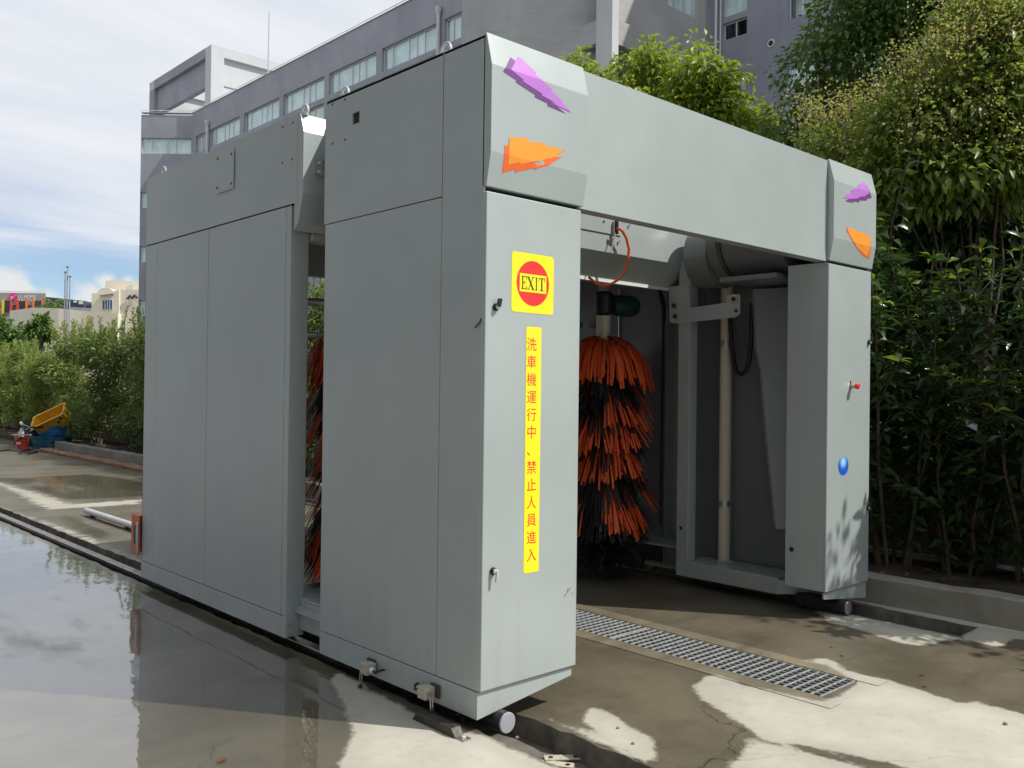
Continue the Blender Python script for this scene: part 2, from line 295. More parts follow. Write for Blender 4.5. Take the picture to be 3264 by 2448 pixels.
# ------------------------------------------------------------------ ground
def z9(*p): return [(2164+.4973*a, 1623+.4973*b) for a, b in p]
def z8(*p): return [(1000+.4973*a, 1623+.4973*b) for a, b in p]
def zk(*p): return [(2664+.27125*a, 1750+.27125*b) for a, b in p]
def zp(*p): return [(.226*a, 1500+.226*b) for a, b in p]
def gpoly(pts): return np.array([onz(u, v)[:2] for u, v in pts])
DRY = [gpoly(q) for q in (
    z9((80, 1150), (160, 1075), (250, 1062), (400, 1120), (560, 1150), (800, 1210), (930, 1232), (1150, 1118), (960, 1010), (800, 970), (860, 950), (1000, 962), (1080, 1040), (1400, 1105), (1650, 1190), (1780, 1240), (1930, 1230), (2000, 1265), (2212, 1310), (2500, 1390), (2900, 1800), (1900, 1800), (1400, 1650), (1000, 1555), (700, 1500), (520, 1470), (430, 1400), (330, 1340), (160, 1230)),
    z9((405, 1475), (600, 1508), (1050, 1612), (1250, 1680), (1400, 1800), (300, 1800), (320, 1640), (340, 1600), (430, 1530)),
    z8((1690, 1355), (1740, 1290), (1800, 1268), (1870, 1285), (1980, 1350), (2090, 1420), (2200, 1510), (2215, 1600), (2190, 1640), (2140, 1640), (1900, 1530), (1600, 1400), (1400, 1310), (1330, 1300), (1420, 1320), (1640, 1400), (1790, 1445), (1800, 1420), (1760, 1385)),
    z8((140, 1900), (160, 1655), (175, 1560), (250, 1440), (200, 1330), (150, 1180), (95, 1075), (160, 1045), (260, 1090), (640, 1300), (1000, 1415), (1560, 1655), (1800, 1800)),
    zk((-300, 690), (0, 740), (190, 770), (1450, 1030), (1660, 930), (2400, 1010), (2400, 1080), (2080, 1060), (1990, 1140), (1850, 1150), (1600, 1085), (1450, 1060), (1280, 1070), (1150, 1130), (950, 1135), (700, 1100), (450, 1010), (200, 930), (-100, 860)),
    zk((-200, 540), (130, 600), (1660, 935), (2400, 1040), (2400, 960), (1900, 870), (370, 610)),
    zp((0, 512), (420, 640), (900, 800), (1300, 960), (1700, 1130), (1990, 1250), (1990, 1330), (1400, 1090), (800, 830), (0, 540)),
    zp((-300, 180), (0, 165), (300, 250), (700, 360), (1050, 470), (1990, 400), (1990, 470), (1200, 520), (700, 560), (500, 480), (250, 330), (0, 215)),
)]
PUD = [gpoly(q) for q in (zp((-400, 100), (0, 105), (700, 80), (1200, 52), (1600, 90), (1990, 150), (2300, 230), (2300, 330), (1990, 360), (1500, 395), (1000, 410), (820, 380), (480, 262), (200, 190), (0, 150)),
                          zp((850, 640), (1050, 650), (1250, 740), (1600, 880), (1500, 950), (1250, 960), (1000, 820)))]
def sdf(P, poly):
    a = poly; b = np.roll(poly, -1, 0); d2 = np.full(len(P), 1e9); ins = np.zeros(len(P), bool)
    for p, q in zip(a, b):
        e = q-p; t_ = np.clip(((P-p)@e)/(e@e+1e-12), 0, 1); r_ = P-p-t_[:, None]*e; d2 = np.minimum(d2, (r_**2).sum(1))
        c = ((p[1] > P[:, 1]) != (q[1] > P[:, 1])); xx = (q[0]-p[0])*(P[:, 1]-p[1])/(q[1]-p[1]+1e-12)+p[0]; ins ^= c & (P[:, 0] < xx)
    d = np.sqrt(d2); return np.where(ins, d, -d)
def ground_attrs(me, P):
    dry = np.max([sdf(P, q)*(0.22 if i >= 6 else 1.0) for i, q in enumerate(DRY)], 0); pud = np.max([sdf(P, q) for q in PUD], 0)
    film = np.clip((0.06-P[:, 0])/0.10, 0, 1); film = np.maximum(film, np.clip(pud/0.15+0.5, 0, 1))
    film = np.maximum(film, 0.12)
    for nm, a in (('dry', np.clip(dry, -1, 1)), ('film', film)):
        at = me.attributes.new(nm, 'FLOAT', 'POINT'); at.data.foreach_set('value', a.astype(np.float32))
def ground_mat(name, tint=1.0, line=0.0):
    m, t, b = new_mat(name); g = nd(t, 'ShaderNodeNewGeometry'); P_ = g.outputs['Position']
    def noise(sc, det=6.0, ro=0.6, scl=None, dist=0.0):
        n = nd(t, 'ShaderNodeTexNoise', ins={'Scale': sc, 'Detail': det, 'Roughness': ro, 'Distortion': dist})
        if scl:
            q = nd(t, 'ShaderNodeMapping'); q.inputs['Scale'].default_value = scl; t.links.new(P_, q.inputs[0]); t.links.new(q.outputs[0], n.inputs['Vector'])
        else: t.links.new(P_, n.inputs['Vector'])
        return n.outputs[0]
    ad = nd(t, 'ShaderNodeAttribute', attribute_name='dry').outputs['Fac']; af = nd(t, 'ShaderNodeAttribute', attribute_name='film').outputs['Fac']
    nA, nB, nC, nF = noise(1.4), noise(7.0), noise(38.0, 4.0), noise(0.45, 4.0)
    nS = noise(2.2, 6.0, 0.65, (0.35, 2.2, 1), 0.6)
    d = math_(t, 'ADD', ad, math_(t, 'ADD', math_(t, 'MULTIPLY', math_(t, 'SUBTRACT', nB, 0.5), 0.10), math_(t, 'MULTIPLY', math_(t, 'SUBTRACT', nC, 0.5), 0.035)))
    dry = smooth(t, d, -0.012, 0.024)
    wetc = mixc(t, smooth(t, nA, 0.32, 0.68), tuple(c*tint for c in (0.086, 0.074, 0.050)), tuple(c*tint for c in (0.150, 0.130, 0.088)))
    wetc = mixc(t, math_(t, 'MULTIPLY', smooth(t, nS, 0.48, 0.72), 0.55), wetc, (0.068, 0.060, 0.042))
    wetc = mixc(t, math_(t, 'MULTIPLY', smooth(t, nC, 0.55, 0.8), 0.25), wetc, (0.22, 0.20, 0.15))
    dryc = mixc(t, smooth(t, nA, 0.3, 0.72), (0.40, 0.385, 0.325), (0.52, 0.505, 0.435))
    dryc = mixc(t, math_(t, 'MULTIPLY', smooth(t, nB, 0.52, 0.75), 0.35), dryc, (0.33, 0.32, 0.28))
    dryc = mixc(t, math_(t, 'MULTIPLY', smooth(t, nC, 0.6, 0.8), 0.3), dryc, (0.30, 0.285, 0.24))
    halo = smooth(t, d, 0.16, 0.02); dryc = mixc(t, math_(t, 'MULTIPLY', halo, 0.35), dryc, (0.30, 0.285, 0.235))
    # hairline cracks
    vo = nd(t, 'ShaderNodeTexVoronoi', feature='DISTANCE_TO_EDGE', ins={'Scale': 0.42})
    wv = nd(t, 'ShaderNodeVectorMath', operation='ADD'); cx = nd(t, 'ShaderNodeTexNoise', ins={'Scale': 3.0, 'Detail': 5.0}); t.links.new(P_, cx.inputs['Vector'])
    vs_ = nd(t, 'ShaderNodeVectorMath', operation='SCALE'); t.links.new(cx.outputs[1], vs_.inputs[0]); vs_.inputs['Scale'].default_value = 0.5
    t.links.new(P_, wv.inputs[0]); t.links.new(vs_.outputs[0], wv.inputs[1]); t.links.new(wv.outputs[0], vo.inputs['Vector'])
    crack = math_(t, 'MULTIPLY', smooth(t, vo.outputs['Distance'], 0.0034, 0.0010), smooth(t, nF, 0.50, 0.58))
    col = mixc(t, dry, wetc, dryc); col = mixc(t, math_(t, 'MULTIPLY', math_(t, 'MULTIPLY', crack, 0.7), math_(t, 'SUBTRACT', 1.0, math_(t, 'MULTIPLY', dry, 0.75))), col, (0.03, 0.027, 0.02))
    spk = noise(110.0, 1.0); col = mixc(t, math_(t, 'MULTIPLY', smooth(t, spk, 0.76, 0.80), 0.6), col, (0.05, 0.045, 0.035))
    grain = noise(260.0, 2.0); col = mixc(t, math_(t, 'MULTIPLY', smooth(t, grain, 0.35, 0.65), 0.22), col, mixc(t, 1.0, col, (0.62, 0.60, 0.56), 'MULTIPLY'))
    nG = noise(16.0, 5.0, 0.7); col = mixc(t, math_(t, 'MULTIPLY', smooth(t, nG, 0.5, 0.72), 0.30), col, mixc(t, 1.0, col, (0.70, 0.68, 0.63), 'MULTIPLY'))
    t.links.new(col, b.inputs['Base Color'])
    f2 = math_(t, 'MULTIPLY', math_(t, 'SUBTRACT', 1.0, dry), af)
    fbr = math_(t, 'MULTIPLY', f2, smooth(t, noise(1.1, 6.0, 0.6, (1.0, 0.5, 1), 0.4), 0.28, 0.47))
    t.links.new(math_(t, 'SUBTRACT', 0.80, math_(t, 'ADD', math_(t, 'MULTIPLY', math_(t, 'SUBTRACT', 1.0, dry), 0.30), math_(t, 'MULTIPLY', f2, 0.12))), b.inputs['Roughness'])
    b.inputs['Specular IOR Level'].default_value = 0.4
    t.links.new(math_(t, 'ADD', math_(t, 'MULTIPLY', fbr, 0.72), math_(t, 'MULTIPLY', f2, 0.28)), b.inputs['Coat Weight'])
    t.links.new(math_(t, 'SUBTRACT', 0.20, math_(t, 'MULTIPLY', fbr, 0.178)), b.inputs['Coat Roughness']); b.inputs['Coat IOR'].default_value = 2.9
    hgt = math_(t, 'ADD', math_(t, 'MULTIPLY', nC, 0.5), math_(t, 'MULTIPLY', nB, 0.5))
    bp = nd(t, 'ShaderNodeBump', ins={'Distance': 0.006}); t.links.new(hgt, bp.inputs['Height'])
    t.links.new(math_(t, 'ADD', 0.10, math_(t, 'MULTIPLY', math_(t, 'SUBTRACT', 1.0, f2), 0.35)), bp.inputs['Strength']); t.links.new(bp.outputs[0], b.inputs['Normal'])
    nr = noise(5.0, 3.0, 0.5, (1, 0.6, 1)); bc = nd(t, 'ShaderNodeBump', ins={'Strength': 0.16, 'Distance': 0.010}); t.links.new(nr, bc.inputs['Height']); t.links.new(bc.outputs[0], b.inputs['Coat Normal'])
ground_mat('concrete'); ground_mat('concrete_strip', 1.75)

TL = (0.03, 0.31); TR = (3.32, 3.64); DR = (1.60, 1.98)
HOLES = [(TL[0], TL[1], -0.86, 34.0), (TR[0], TR[1], -0.75, 20.0), (DR[0], DR[1], -0.75, 5.0)]
def jit(x, y):   # ragged concrete edge of the rail pits
    if abs(x-DR[0]) < 1e-6 or abs(x-DR[1]) < 1e-6: return 0.0
    s = 0.004*math.sin(y*9+x*31)+0.005*math.sin(y*23+x*7)+0.004*math.sin(y*57+x*13)+0.003*math.sin(y*131)
    return s*(1.3 if abs(x-TL[1]) < 1e-6 else 1.0)
def lin(a, b, st): n = max(1, round((b-a)/st)); return list(np.linspace(a, b, n+1))
def uniq(a): a = sorted(a); o = [a[0]]; [o.append(q) for q in a[1:] if q-o[-1] > 1e-4]; return o
bx_ = [-4.8, 0.03, 0.31, 1.60, 1.98, 3.32, 3.64, 3.80]
xs = uniq([-500, -200, -80, -40, -20, -12, -8, -6]+sum([lin(a, b, 0.06) for a, b in zip(bx_[:-1], bx_[1:])], [])+[5, 8, 14, 25, 50, 100, 250, 600])
by_ = [-2.2, -0.86, -0.75, 3.0]
ys = uniq([-300, -100, -40, -15, -8, -5, -3.4]+sum([lin(a, b, 0.06) for a, b in zip(by_[:-1], by_[1:])], [])+lin(3, 5, .1)+lin(5, 14, .15)+lin(14, 20, .3)+lin(20, 34, .5)+[40, 55, 80, 120, 200, 400, 800, 1500])
X, Y = np.meshgrid(xs, ys, indexing='ij'); nx, ny = X.shape; Vg = np.stack([X, Y, np.zeros_like(X)], -1)
for i, xv in enumerate(xs):
    for e in TL+TR:
        if abs(xv-e) < 1e-5:
            for j, yv in enumerate(ys):
                if -3 < yv < 36: Vg[i, j, 0] += jit(e, yv)
Vg = Vg.reshape(-1, 3); idx = np.arange(nx*ny).reshape(nx, ny)
cxm = (np.array(xs[:-1])+np.array(xs[1:]))/2; cym = (np.array(ys[:-1])+np.array(ys[1:]))/2
keep = np.ones((nx-1, ny-1), bool)
for (a, b_, c, d) in HOLES: keep &= ~(((cxm > a) & (cxm < b_))[:, None] & ((cym > c) & (cym < d))[None, :])
F = np.stack([idx[:-1, :-1], idx[1:, :-1], idx[1:, 1:], idx[:-1, 1:]], -1)[keep]
gr = np_mesh('ground', Vg, F, 'concrete'); ground_attrs(gr.data, Vg[:, :2].copy()); struct(gr)
# pits
def pit(name, a, b_, c, d, depth, mt):
    yy = [q for q in ys if c-1e-6 <= q <= d+1e-6]; mb = MB(); rows = []
    for yv in yy:
        k = len(mb.v); xa, xb = a+jit(a, yv), b_+jit(b_, yv)
        mb.v += [(xa, yv, 0.0), (xa+0.012, yv, -depth), (xb-0.012+0.010*math.sin(yv*37), yv, -depth), (xb, yv, 0.0)]; rows.append(k)
    for p, q in zip(rows[:-1], rows[1:]):
        for j in range(3): mb.f.append((p+j, p+j+1, q+j+1, q+j)[::-1])
    for p, fl in ((rows[0], False), (rows[-1], True)): mb.f.append((p, p+1, p+2, p+3) if not fl else (p+3, p+2, p+1, p))
    return struct(mb.build(name, mt))
pit('rail_pit', *HOLES[0], 0.10, 'trench'); pit('rail_pit', *HOLES[1], 0.10, 'trench'); pit('drain_channel', *HOLES[2], 0.35, 'gap')
# smooth cement margins of the drain
for a, b_ in ((DR[0]-0.12, DR[0]-0.004), (DR[1]+0.004, DR[1]+0.12)):
    gx = np.array(lin(a, b_, .06)); gy = np.array(lin(-0.86, 5.0, .06)); A, B = np.meshgrid(gx, gy, indexing='ij')
    V = np.stack([A, B, np.full_like(A, 0.003)], -1).reshape(-1, 3); ii = np.arange(A.size).reshape(A.shape)
    o = np_mesh('drain_margin', V, np.stack([ii[:-1, :-1], ii[1:, :-1], ii[1:, 1:], ii[:-1, 1:]], -1).reshape(-1, 4), 'concrete_strip'); ground_attrs(o.data, V[:, :2].copy()); struct(o)
# planter kerb, soil and boundary wall along the right side of the yard
def rough_bar(name, x0, x1, y0, y1, z0, z1, mt, st=0.25, amp=0.006):
    mb = MB(); rows = []
    for yv in lin(y0, y1, st):
        j = lambda s: amp*math.sin(yv*5.1+s*3)+amp*0.7*math.sin(yv*13.7+s*9)
        k = len(mb.v); mb.v += [(x0+j(1), yv, z0), (x1, yv, z0), (x1, yv, z1+j(2)), (x0+0.012+j(3), yv, z1+j(4)), (x0+j(1), yv, z1-0.014+j(4))]; rows.append(k)
    for p, q in zip(rows[:-1], rows[1:]):
        for i in range(5): mb.f.append((p+i, p+(i+1) % 5, q+(i+1) % 5, q+i))
    mb.f.append(tuple(rows[0]+i for i in range(5))[::-1]); mb.f.append(tuple(rows[-1]+i for i in range(5)))
    return mb.build(name, mt)
tag(rough_bar('planter_kerb', 3.76, 3.90, -7.0, 19.3, -0.02, 0.195, 'kerb'), 'long low concrete kerb holding the soil of the shrub bed', 'kerb')
soil = rough_bar('soil', 3.90, 5.10, -7.0, 34.0, -0.02, 0.13, 'soil', 0.2, 0.015); struct(soil)
tag(rough_bar('boundary_wall', 5.10, 5.28, -7.0, 40.0, -0.02, 1.15, 'yard_wall', 0.5, 0.004), 'low grey rendered wall behind the shrub bed', 'wall')
a, b_ = onz(120, 1438), onz(400, 1487)
tag(rough_bar('brick_edging', 3.38, 3.60, 12.6, 19.0, -0.01, 0.05, 'brick_red', 0.22, 0.012), 'low reddish brick edging lying along the concrete kerb', 'edging')
# steel rails in the pits
def rail(x, y0, y1, label):
    r_ = thing('crane_rail', (x, y0, -0.10), label, 'rail', 'rails in the pits')
    mb = MB().box(x-0.085, x+0.085, y0, y1, -0.099, -0.082); mb.box(x-0.012, x+0.012, y0, y1, -0.082, -0.036); mb.build('web', 'dark_steel', r_)
    MB().box(x-0.036, x+0.036, y0, y1, -0.036, -0.006).build('rail_head', 'rail_top', r_, 0.006)
    mb = MB()
    k = y0+0.3
    while k < y1: mb.box(x-0.125, x-0.086, k, k+0.07, -0.099, -0.07).box(x+0.086, x+0.122, k, k+0.07, -0.099, -0.07); k += 0.62
    mb.build('rail_clips', 'dark_steel', r_)['kind'] = 'stuff'
rail(0.17, 0.30, 34.0, 'long steel rail in the ragged pit on the wet glossy side')
rail(3.48, 0.30, 20.0, 'steel rail in the short pit beside the planter kerb')
# drain gratings
def grate(y0, y1, label):
    g = thing('drain_grate', ((DR[0]+DR[1])/2, y0, 0), label, 'drain grate', 'drain gratings')
    x0, x1 = DR[0]+0.008, DR[1]-0.008; mb = MB()
    for x in np.linspace(x0, x1, 9): mb.box(x-0.0017, x+0.0017, y0+.006, y1-.006, -0.007, 0.001)
    n = round((y1-y0)/0.050)
    cb = MB()
    for y in np.linspace(y0+.007, y1-.007, n+1): cb.box(x0-.003, x1+.003, y-0.0019, y+0.0019, -0.006, 0.003)
    mb.build('bearing_bars', 'galv', g)['kind'] = 'stuff'; cb.build('cross_bars', 'galv', g)['kind'] = 'stuff'
ym = float(onz(2035, 2010)[1])
grate(-0.745, ym-0.004, 'galvanised drain grating whose end lies on the dry pale concrete')
grate(ym+0.004, ym+1.45, 'galvanised drain grating with green moss in its cells under the arch')
grate(ym+1.458, 5.0, 'galvanised drain grating deep under the wash machine')
# loose things near the rail pit
def plate(c, ang, ln_, wd, label):
    mb = MB(); ca, sa = math.cos(ang), math.sin(ang); ax = np.array((ca, sa, 0)); ay = np.array((-sa, ca, 0)); o = np.array(c)-ax*ln_/2-ay*wd/2
    p = thing('steel_plate', c, label, 'steel plate', 'loose plates in the rail pit')
    mb.obox(o, ax*ln_, ay*wd, (0, 0, 0.006)).build('plate', 'beige_box', p, 0.001)
    for s in (-.33, .33): MB().lathe([(0.011, 0), (0.011, 0.0012)], np.array(c)+ax*ln_*s+np.array((0, 0, 0.006)), 12).build('bolt_hole', 'black', p)
c = onz(1380+.27125*1530, 2150+.27125*985, -0.093); plate(tuple(c), R(-38), 0.165, 0.05, 'loose flat steel plate with two bolt holes lying in the rail pit')
c = onz(1380+.27125*1440, 2150+.27125*1060, -0.099); plate(tuple(c), R(-55), 0.16, 0.05, 'flat steel plate half under another plate in the rail pit')
def leaf_obj(c, s, mt, label, name='fallen_leaf', ang=0.4):
    mb = MB(); pr = [(-1, 0), (-.5, .32), (0, .4), (.5, .28), (1, 0), (.5, -.28), (0, -.4), (-.5, -.32)]
    vs = [(c[0]+s*(p*math.cos(ang)-q*math.sin(ang)), c[1]+s*(p*math.sin(ang)+q*math.cos(ang)), c[2]+0.002+abs(q)*s*0.5+0.1*s*p*p) for p, q in pr]+[(c[0], c[1], c[2]+.002)]
    mb.add(vs, [(i, (i+1) % 8, 8) for i in range(8)]+[((i+1) % 8, i, 8) for i in range(8)][:0])
    o = mb.build(name, mt); md = o.modifiers.new('s', 'SOLIDIFY'); md.thickness = 0.001; return tag(o, label, 'leaf')
leaf_obj(onz(1380+.27125*1400, 2150+.27125*810, -0.099), 0.026, 'leaf_fresh', 'small green leaf lying in the rail pit', ang=0.9)
leaf_obj(onz(708, 2426), 0.03, 'leaf_dry', 'curled brown dry leaf on the wet concrete')
for i, (u, v) in enumerate(((2650, 2063), (2683, 2092), (2945, 2190), (3216, 2050), (2938, 2154))):
    leaf_obj(onz(u, v), 0.016, 'leaf_dry', ['tiny dry leaf fragment on damp concrete beside the drain'][0], 'leaf_fragment', i*1.1)['group'] = 'leaf fragments on the concrete'
def pebble(u, v, s, z=0.0, mt='kerb', label='small concrete chip lying on the ground'):
    c = onz(u, v, z); mb = MB(); mb.lathe([(s*.6, 0), (s, s*.4), (s*.7, s*.9), (s*.2, s*1.1)], c, 6); o = mb.build('concrete_chip', mt); tag(o, label, 'stone', 'chips of concrete')
pebble(3205, 2310, 0.012, label='small dark chip on the broad dry concrete patch')
for u, v in ((1970, 2322), (2018, 2372)): pebble(u, v, 0.009, label='tiny chip on the small dry patch beside the rail pit')
for u, v in ((1649, 2353), (1675, 2347)): pebble(u, v, 0.011, -0.099, 'white', 'small white chip lying in the rail pit')
# galvanised pipe lying beside the rail
p = onz(236, 1632, 0.05); q = onz(440, 1700, 0.05); xq = 0.88
gp = thing('guard_pipe', (xq, 6.3, 0), 'galvanised steel pipe lying along the wet concrete beside the rail', 'pipe')
MB().tube([(xq, float(p[1]), 0.055), (xq, 5.2, 0.055)], 0.034, 14).build('pipe', 'galv', gp, smooth=True)
for yv in (5.5, 6.6, float(p[1])-0.25): MB().box(xq-0.03, xq+0.03, yv, yv+0.05, 0, 0.024).build('support', 'dark_steel', gp)
# plastic pipes lying on the soil at the foot of the wall
for xx, rr_, ua, ub, lab, mt_ in ((5.04, .022, (2700, 1745), (3072, 1803), 'white plastic pipe lying along the foot of the grey wall', 'pvc'), (4.93, .024, (2690, 1762), (3095, 1832), 'dusty grey plastic pipe on the soil beside the white pipe', 'kerb'), (5.03, .022, (3180, 1820), (3700, 1910), 'short length of white plastic pipe under the leaves near the kerb end', 'pvc')):
    y0, y1 = float(onx(*ub, xx)[1]), float(onx(*ua, xx)[1]); zz = .145+rr_
    pp = thing('plastic_pipe', (xx, (y0+y1)/2, .13), lab, 'pipe'); MB().tube([(xx, y0, zz), (xx-.012, (y0+y1)/2, zz-.003), (xx, y1, zz+.004)], rr_, 12).build('pipe', mt_, pp, smooth=True)
# ------------------------------------------------------------------ the car wash machine
W = 3.6277; WD = 0.6066; LF = 1.3211; SEAM = 0.2956
CW = thing('car_wash_machine', (W/2, 1.9, 0), 'large grey steel drive-through car wash machine with orange and black brushes', 'car wash')
def mx(x, s): return x if s == 0 else W-x
def bxm(mb, s, x0, x1, *r): a, b_ = mx(x0, s), mx(x1, s); return mb.box(min(a, b_), max(a, b_), *r)
def holed(x, th, y0, y1, z0, z1, hy, hz):      # sheet in the plane x with one rectangular hole
    mb = MB(); Y_ = [y0, hy[0], hy[1], y1]; Z_ = [z0, hz[0], hz[1], z1]
    for xx in (x, x+th):
        for zz in Z_:
            for yy in Y_: mb.v.append((xx, yy, zz))
    q = lambda i, j, k: k*16+j*4+i
    for j in range(3):
        for i in range(3):
            if i == 1 and j == 1: continue
            mb.f.append((q(i, j, 0), q(i, j+1, 0), q(i+1, j+1, 0), q(i+1, j, 0))); mb.f.append((q(i, j, 1), q(i+1, j, 1), q(i+1, j+1, 1), q(i, j+1, 1)))
    for i in range(3):
        mb.f.append((q(i, 0, 0), q(i+1, 0, 0), q(i+1, 0, 1), q(i, 0, 1))); mb.f.append((q(i, 3, 0), q(i, 3, 1), q(i+1, 3, 1), q(i+1, 3, 0)))
        mb.f.append((q(0, i, 0), q(0, i, 1), q(0, i+1, 1), q(0, i+1, 0))); mb.f.append((q(3, i, 0), q(3, i+1, 0), q(3, i+1, 1), q(3, i, 1)))
    mb.f += [(q(1, 1, 0), q(1, 1, 1), q(2, 1, 1), q(2, 1, 0)), (q(1, 2, 0), q(2, 2, 0), q(2, 2, 1), q(1, 2, 1)), (q(1, 1, 0), q(1, 2, 0), q(1, 2, 1), q(1, 1, 1)), (q(2, 1, 0), q(2, 1, 1), q(2, 2, 1), q(2, 2, 0))]
    return mb
def disc(c, r_, axis, h, n=12): return MB().lathe([(r_, 0), (r_, h*.8), (r_*.85, h)], c, n, axis)
PY = [(2.392, -0.015), (2.54, -0.042), (2.92, -0.042), (3.068, -0.004)]
def prof_y(z):
    for (za, ya), (zb, yb) in zip(PY[:-1], PY[1:]):
        if z <= zb+1e-6: return ya+(yb-ya)*(z-za)/(zb-za)
    return PY[-1][1]
DOOR = -0.0152
h0 = onx(1123, 398, 0); h1 = onx(1146, 353, 0)
for s in (0, 1):
    sg = -1 if s == 0 else 1; out = 0.0
    # carcass behind the sheets (dark in the joints)
    c = MB(); bxm(c, s, 0.012, WD-0.006, 0.012, 0.283, 0.19, 2.378); bxm(c, s, 0.012, 0.14, 0.283, 1.31, 0.19, 3.045); bxm(c, s, 0.012, WD-0.006, 0.012, 0.10, 2.385, 3.045)
    c.build('carcass', 'gap', CW)
    mb = MB(); bxm(mb, s, 0.0, 0.010, 0.0, SEAM-0.002, 0.185, 3.06); mb.build('corner_panel', 'paint', CW, 0.003)
    if s == 0: up = holed(0.0, 0.010, SEAM+0.002, 1.330, 2.392, 3.06, (float(h1[1]), float(h0[1])), (float(h0[2]), float(h1[2])))
    else: up = bxm(MB(), s, 0.0, 0.010, SEAM+0.002, 1.330, 2.392, 3.06)
    upo = up.build('upper_side_panel', 'paint', CW)
    mb = MB(); bxm(mb, s, 0.0, 0.010, SEAM+0.002, 1.318, 0.185, 2.387); mb.build('lower_side_panel', 'paint', CW, 0.003)
    mb = MB(); bxm(mb, s, 0.140, 0.146, 0.286, 1.305, 0.20, 3.04); mb.build('inner_side_sheet', 'shade_dark_sheet', CW)
    mb = MB(); bxm(mb, s, 0.012, 0.146, 1.305, 1.318, 0.19, 3.045); mb.build('rear_edge_sheet', 'paint', CW, 0.002)
    mb = MB(); bxm(mb, s, 0.0, 0.146, 0.004, 1.316, 3.046, 3.058); mb.build('top_sheet', 'paint', CW)
    # skirt: taller on the outside, running up towards the inside
    sk = MB(); prof = [(mx(0, s), 0.002, 0.060), (mx(WD-0.01, s), 0.002, 0.135), (mx(WD-0.01, s), 0.002, 0.176), (mx(0, s), 0.002, 0.180)]
    if s == 1: prof = prof[::-1]
    sk.prism(prof[::-1], (0, 0.012, 0)).build('front_skirt', 'paint', CW, 0.002)
    mb = MB(); bxm(mb, s, 0.0, 0.012, 0.0145, 1.318, 0.060, 0.181); mb.build('side_skirt', 'paint', CW, 0.003)
    mb = MB(); bxm(mb, s, 0.02, 0.47, 0.42, 1.31, 0.075, 0.195)
    mb.build('base_beam', 'paint', CW, 0.006)
    mb = MB(); pr = [(mx(0.02, s), 0.02, .075), (mx(0.30, s), 0.02, .12), (mx(.47, s), 0.42, .12), (mx(.02, s), .42, .075)]
    q4 = [(mx(0.03, s), 0.02), (mx(0.33, s), 0.285), (mx(0.47, s), 0.4195), (mx(0.03, s), 0.4195)]
    if s == 1: q4 = q4[::-1]
    MB().prism([(a, b_, 0.08) for a, b_ in q4], (0, 0, 0.10)).build('base_corner', 'paint', CW, 0.004)
    # cabinet inner side + door
    mb = MB(); bxm(mb, s, WD-0.006, WD, 0.0, 0.286, 0.186, 2.38); mb.build('cabinet_side', 'paint', CW, 0.002)
    mb = MB(); bxm(mb, s, 0.14, WD-0.007, 0.2835, 0.289, 0.186, 2.38); mb.build('cabinet_back', 'shade_dark_sheet', CW)
    mb = MB(); bxm(mb, s, 0.003, WD+0.002, DOOR, 0.006, 0.1845, 2.372); dr = mb.build('cabinet_door', 'paint', CW, 0.006, seg=3)
    hd = WD+0.0 
    # fascia over the door
    fx0, fx1 = (0.0, 0.622) if s == 0 else (W-0.600, W+0.008)
    mb = MB(); pf = [(fx0, 0.0, PY[0][0])]+[(fx0, y, z) for z, y in PY]+[(fx0, 0.0, 3.068+.001)]
    pf = [(fx0, 0.012, 2.392), (fx0, -0.015, 2.392), (fx0, -0.042, 2.54), (fx0, -0.042, 2.92), (fx0, -0.004, 3.068), (fx0, 0.012, 3.068)]
    mb.prism(pf, (fx1-fx0, 0, 0)).build('corner_fascia', 'paint', CW, 0.0025)
# front beam, added roof sheet that darkens the inside, back sheets of the recesses
MB().box(0.147, W-0.147, 0.09, 0.84, 2.985, 3.0).build('added_shade_roof', 'shade_dark_sheet', CW)
for s in (0, 1):
    mb = MB(); bxm(mb, s, 0.1465, 0.369, 1.285, 1.300, 0.196, 2.98); mb.build('recess_back', 'shade_dark_sheet', CW)
MB().prism([(WD+.001, 0.004, 2.385), (WD+.001, 0.004, 3.058), (WD+.001, 0.012, 3.058), (WD+.001, 0.012, 2.395), (WD+.001, 0.085, 2.395), (WD+.001, 0.085, 2.385)][::-1], (W-2*WD-.002, 0, 0)).build('front_beam_panel', 'paint', CW, 0.002)
MB().box(WD-.005, W-WD+.005, 0.03, 0.085, 2.397, 3.03).build('front_beam_core', 'gap', CW)
# rear hood of the front gantry: folded sheet with hipped ends
def hood(name, y, dep, x0, x1, xb0, xb1, zt, zc, zm, zb, tilt):
    A = [(x0, y+.04, zt), (x1, y+.04, zt)]; B = [(x0, y, zc), (x1, y, zc)]; C_ = [(x0+.05, y, zm), (x1-.05, y, zm)]; D_ = [(xb0, y+tilt, zb), (xb1, y+tilt, zb)]
    E_ = [(xb0, y+dep-.12, zb), (xb1, y+dep-.12, zb)]; G = [(x0+.05, y+dep, zm), (x1-.05, y+dep, zm)]; H = [(x0, y+dep, zt), (x1, y+dep, zt)]
    vs = [q for pr in (A, B, C_, D_, E_, G, H) for q in pr]; n = 7
    fs = [(2*i, 2*i+2, 2*i+3, 2*i+1) for i in range(n-1)]+[(12, 0, 1, 13)]
    fs += [(0, 12, 10, 8, 6, 4, 2), (1, 3, 5, 7, 9, 11, 13)]
    return MB().add(vs, fs).build(name, 'paint', CW)
hood('dryer_hood', 1.285, 0.34, 0.16, 3.56, 0.44, 3.20, 3.02, 2.93, 2.495, 2.325, 0.12)
MB().box(0.44, 3.20, 1.400, 1.412, 2.300, 2.324).build('hood_lip', 'white', CW)
mb = MB(); c = ony(1963, 730, 1.283)
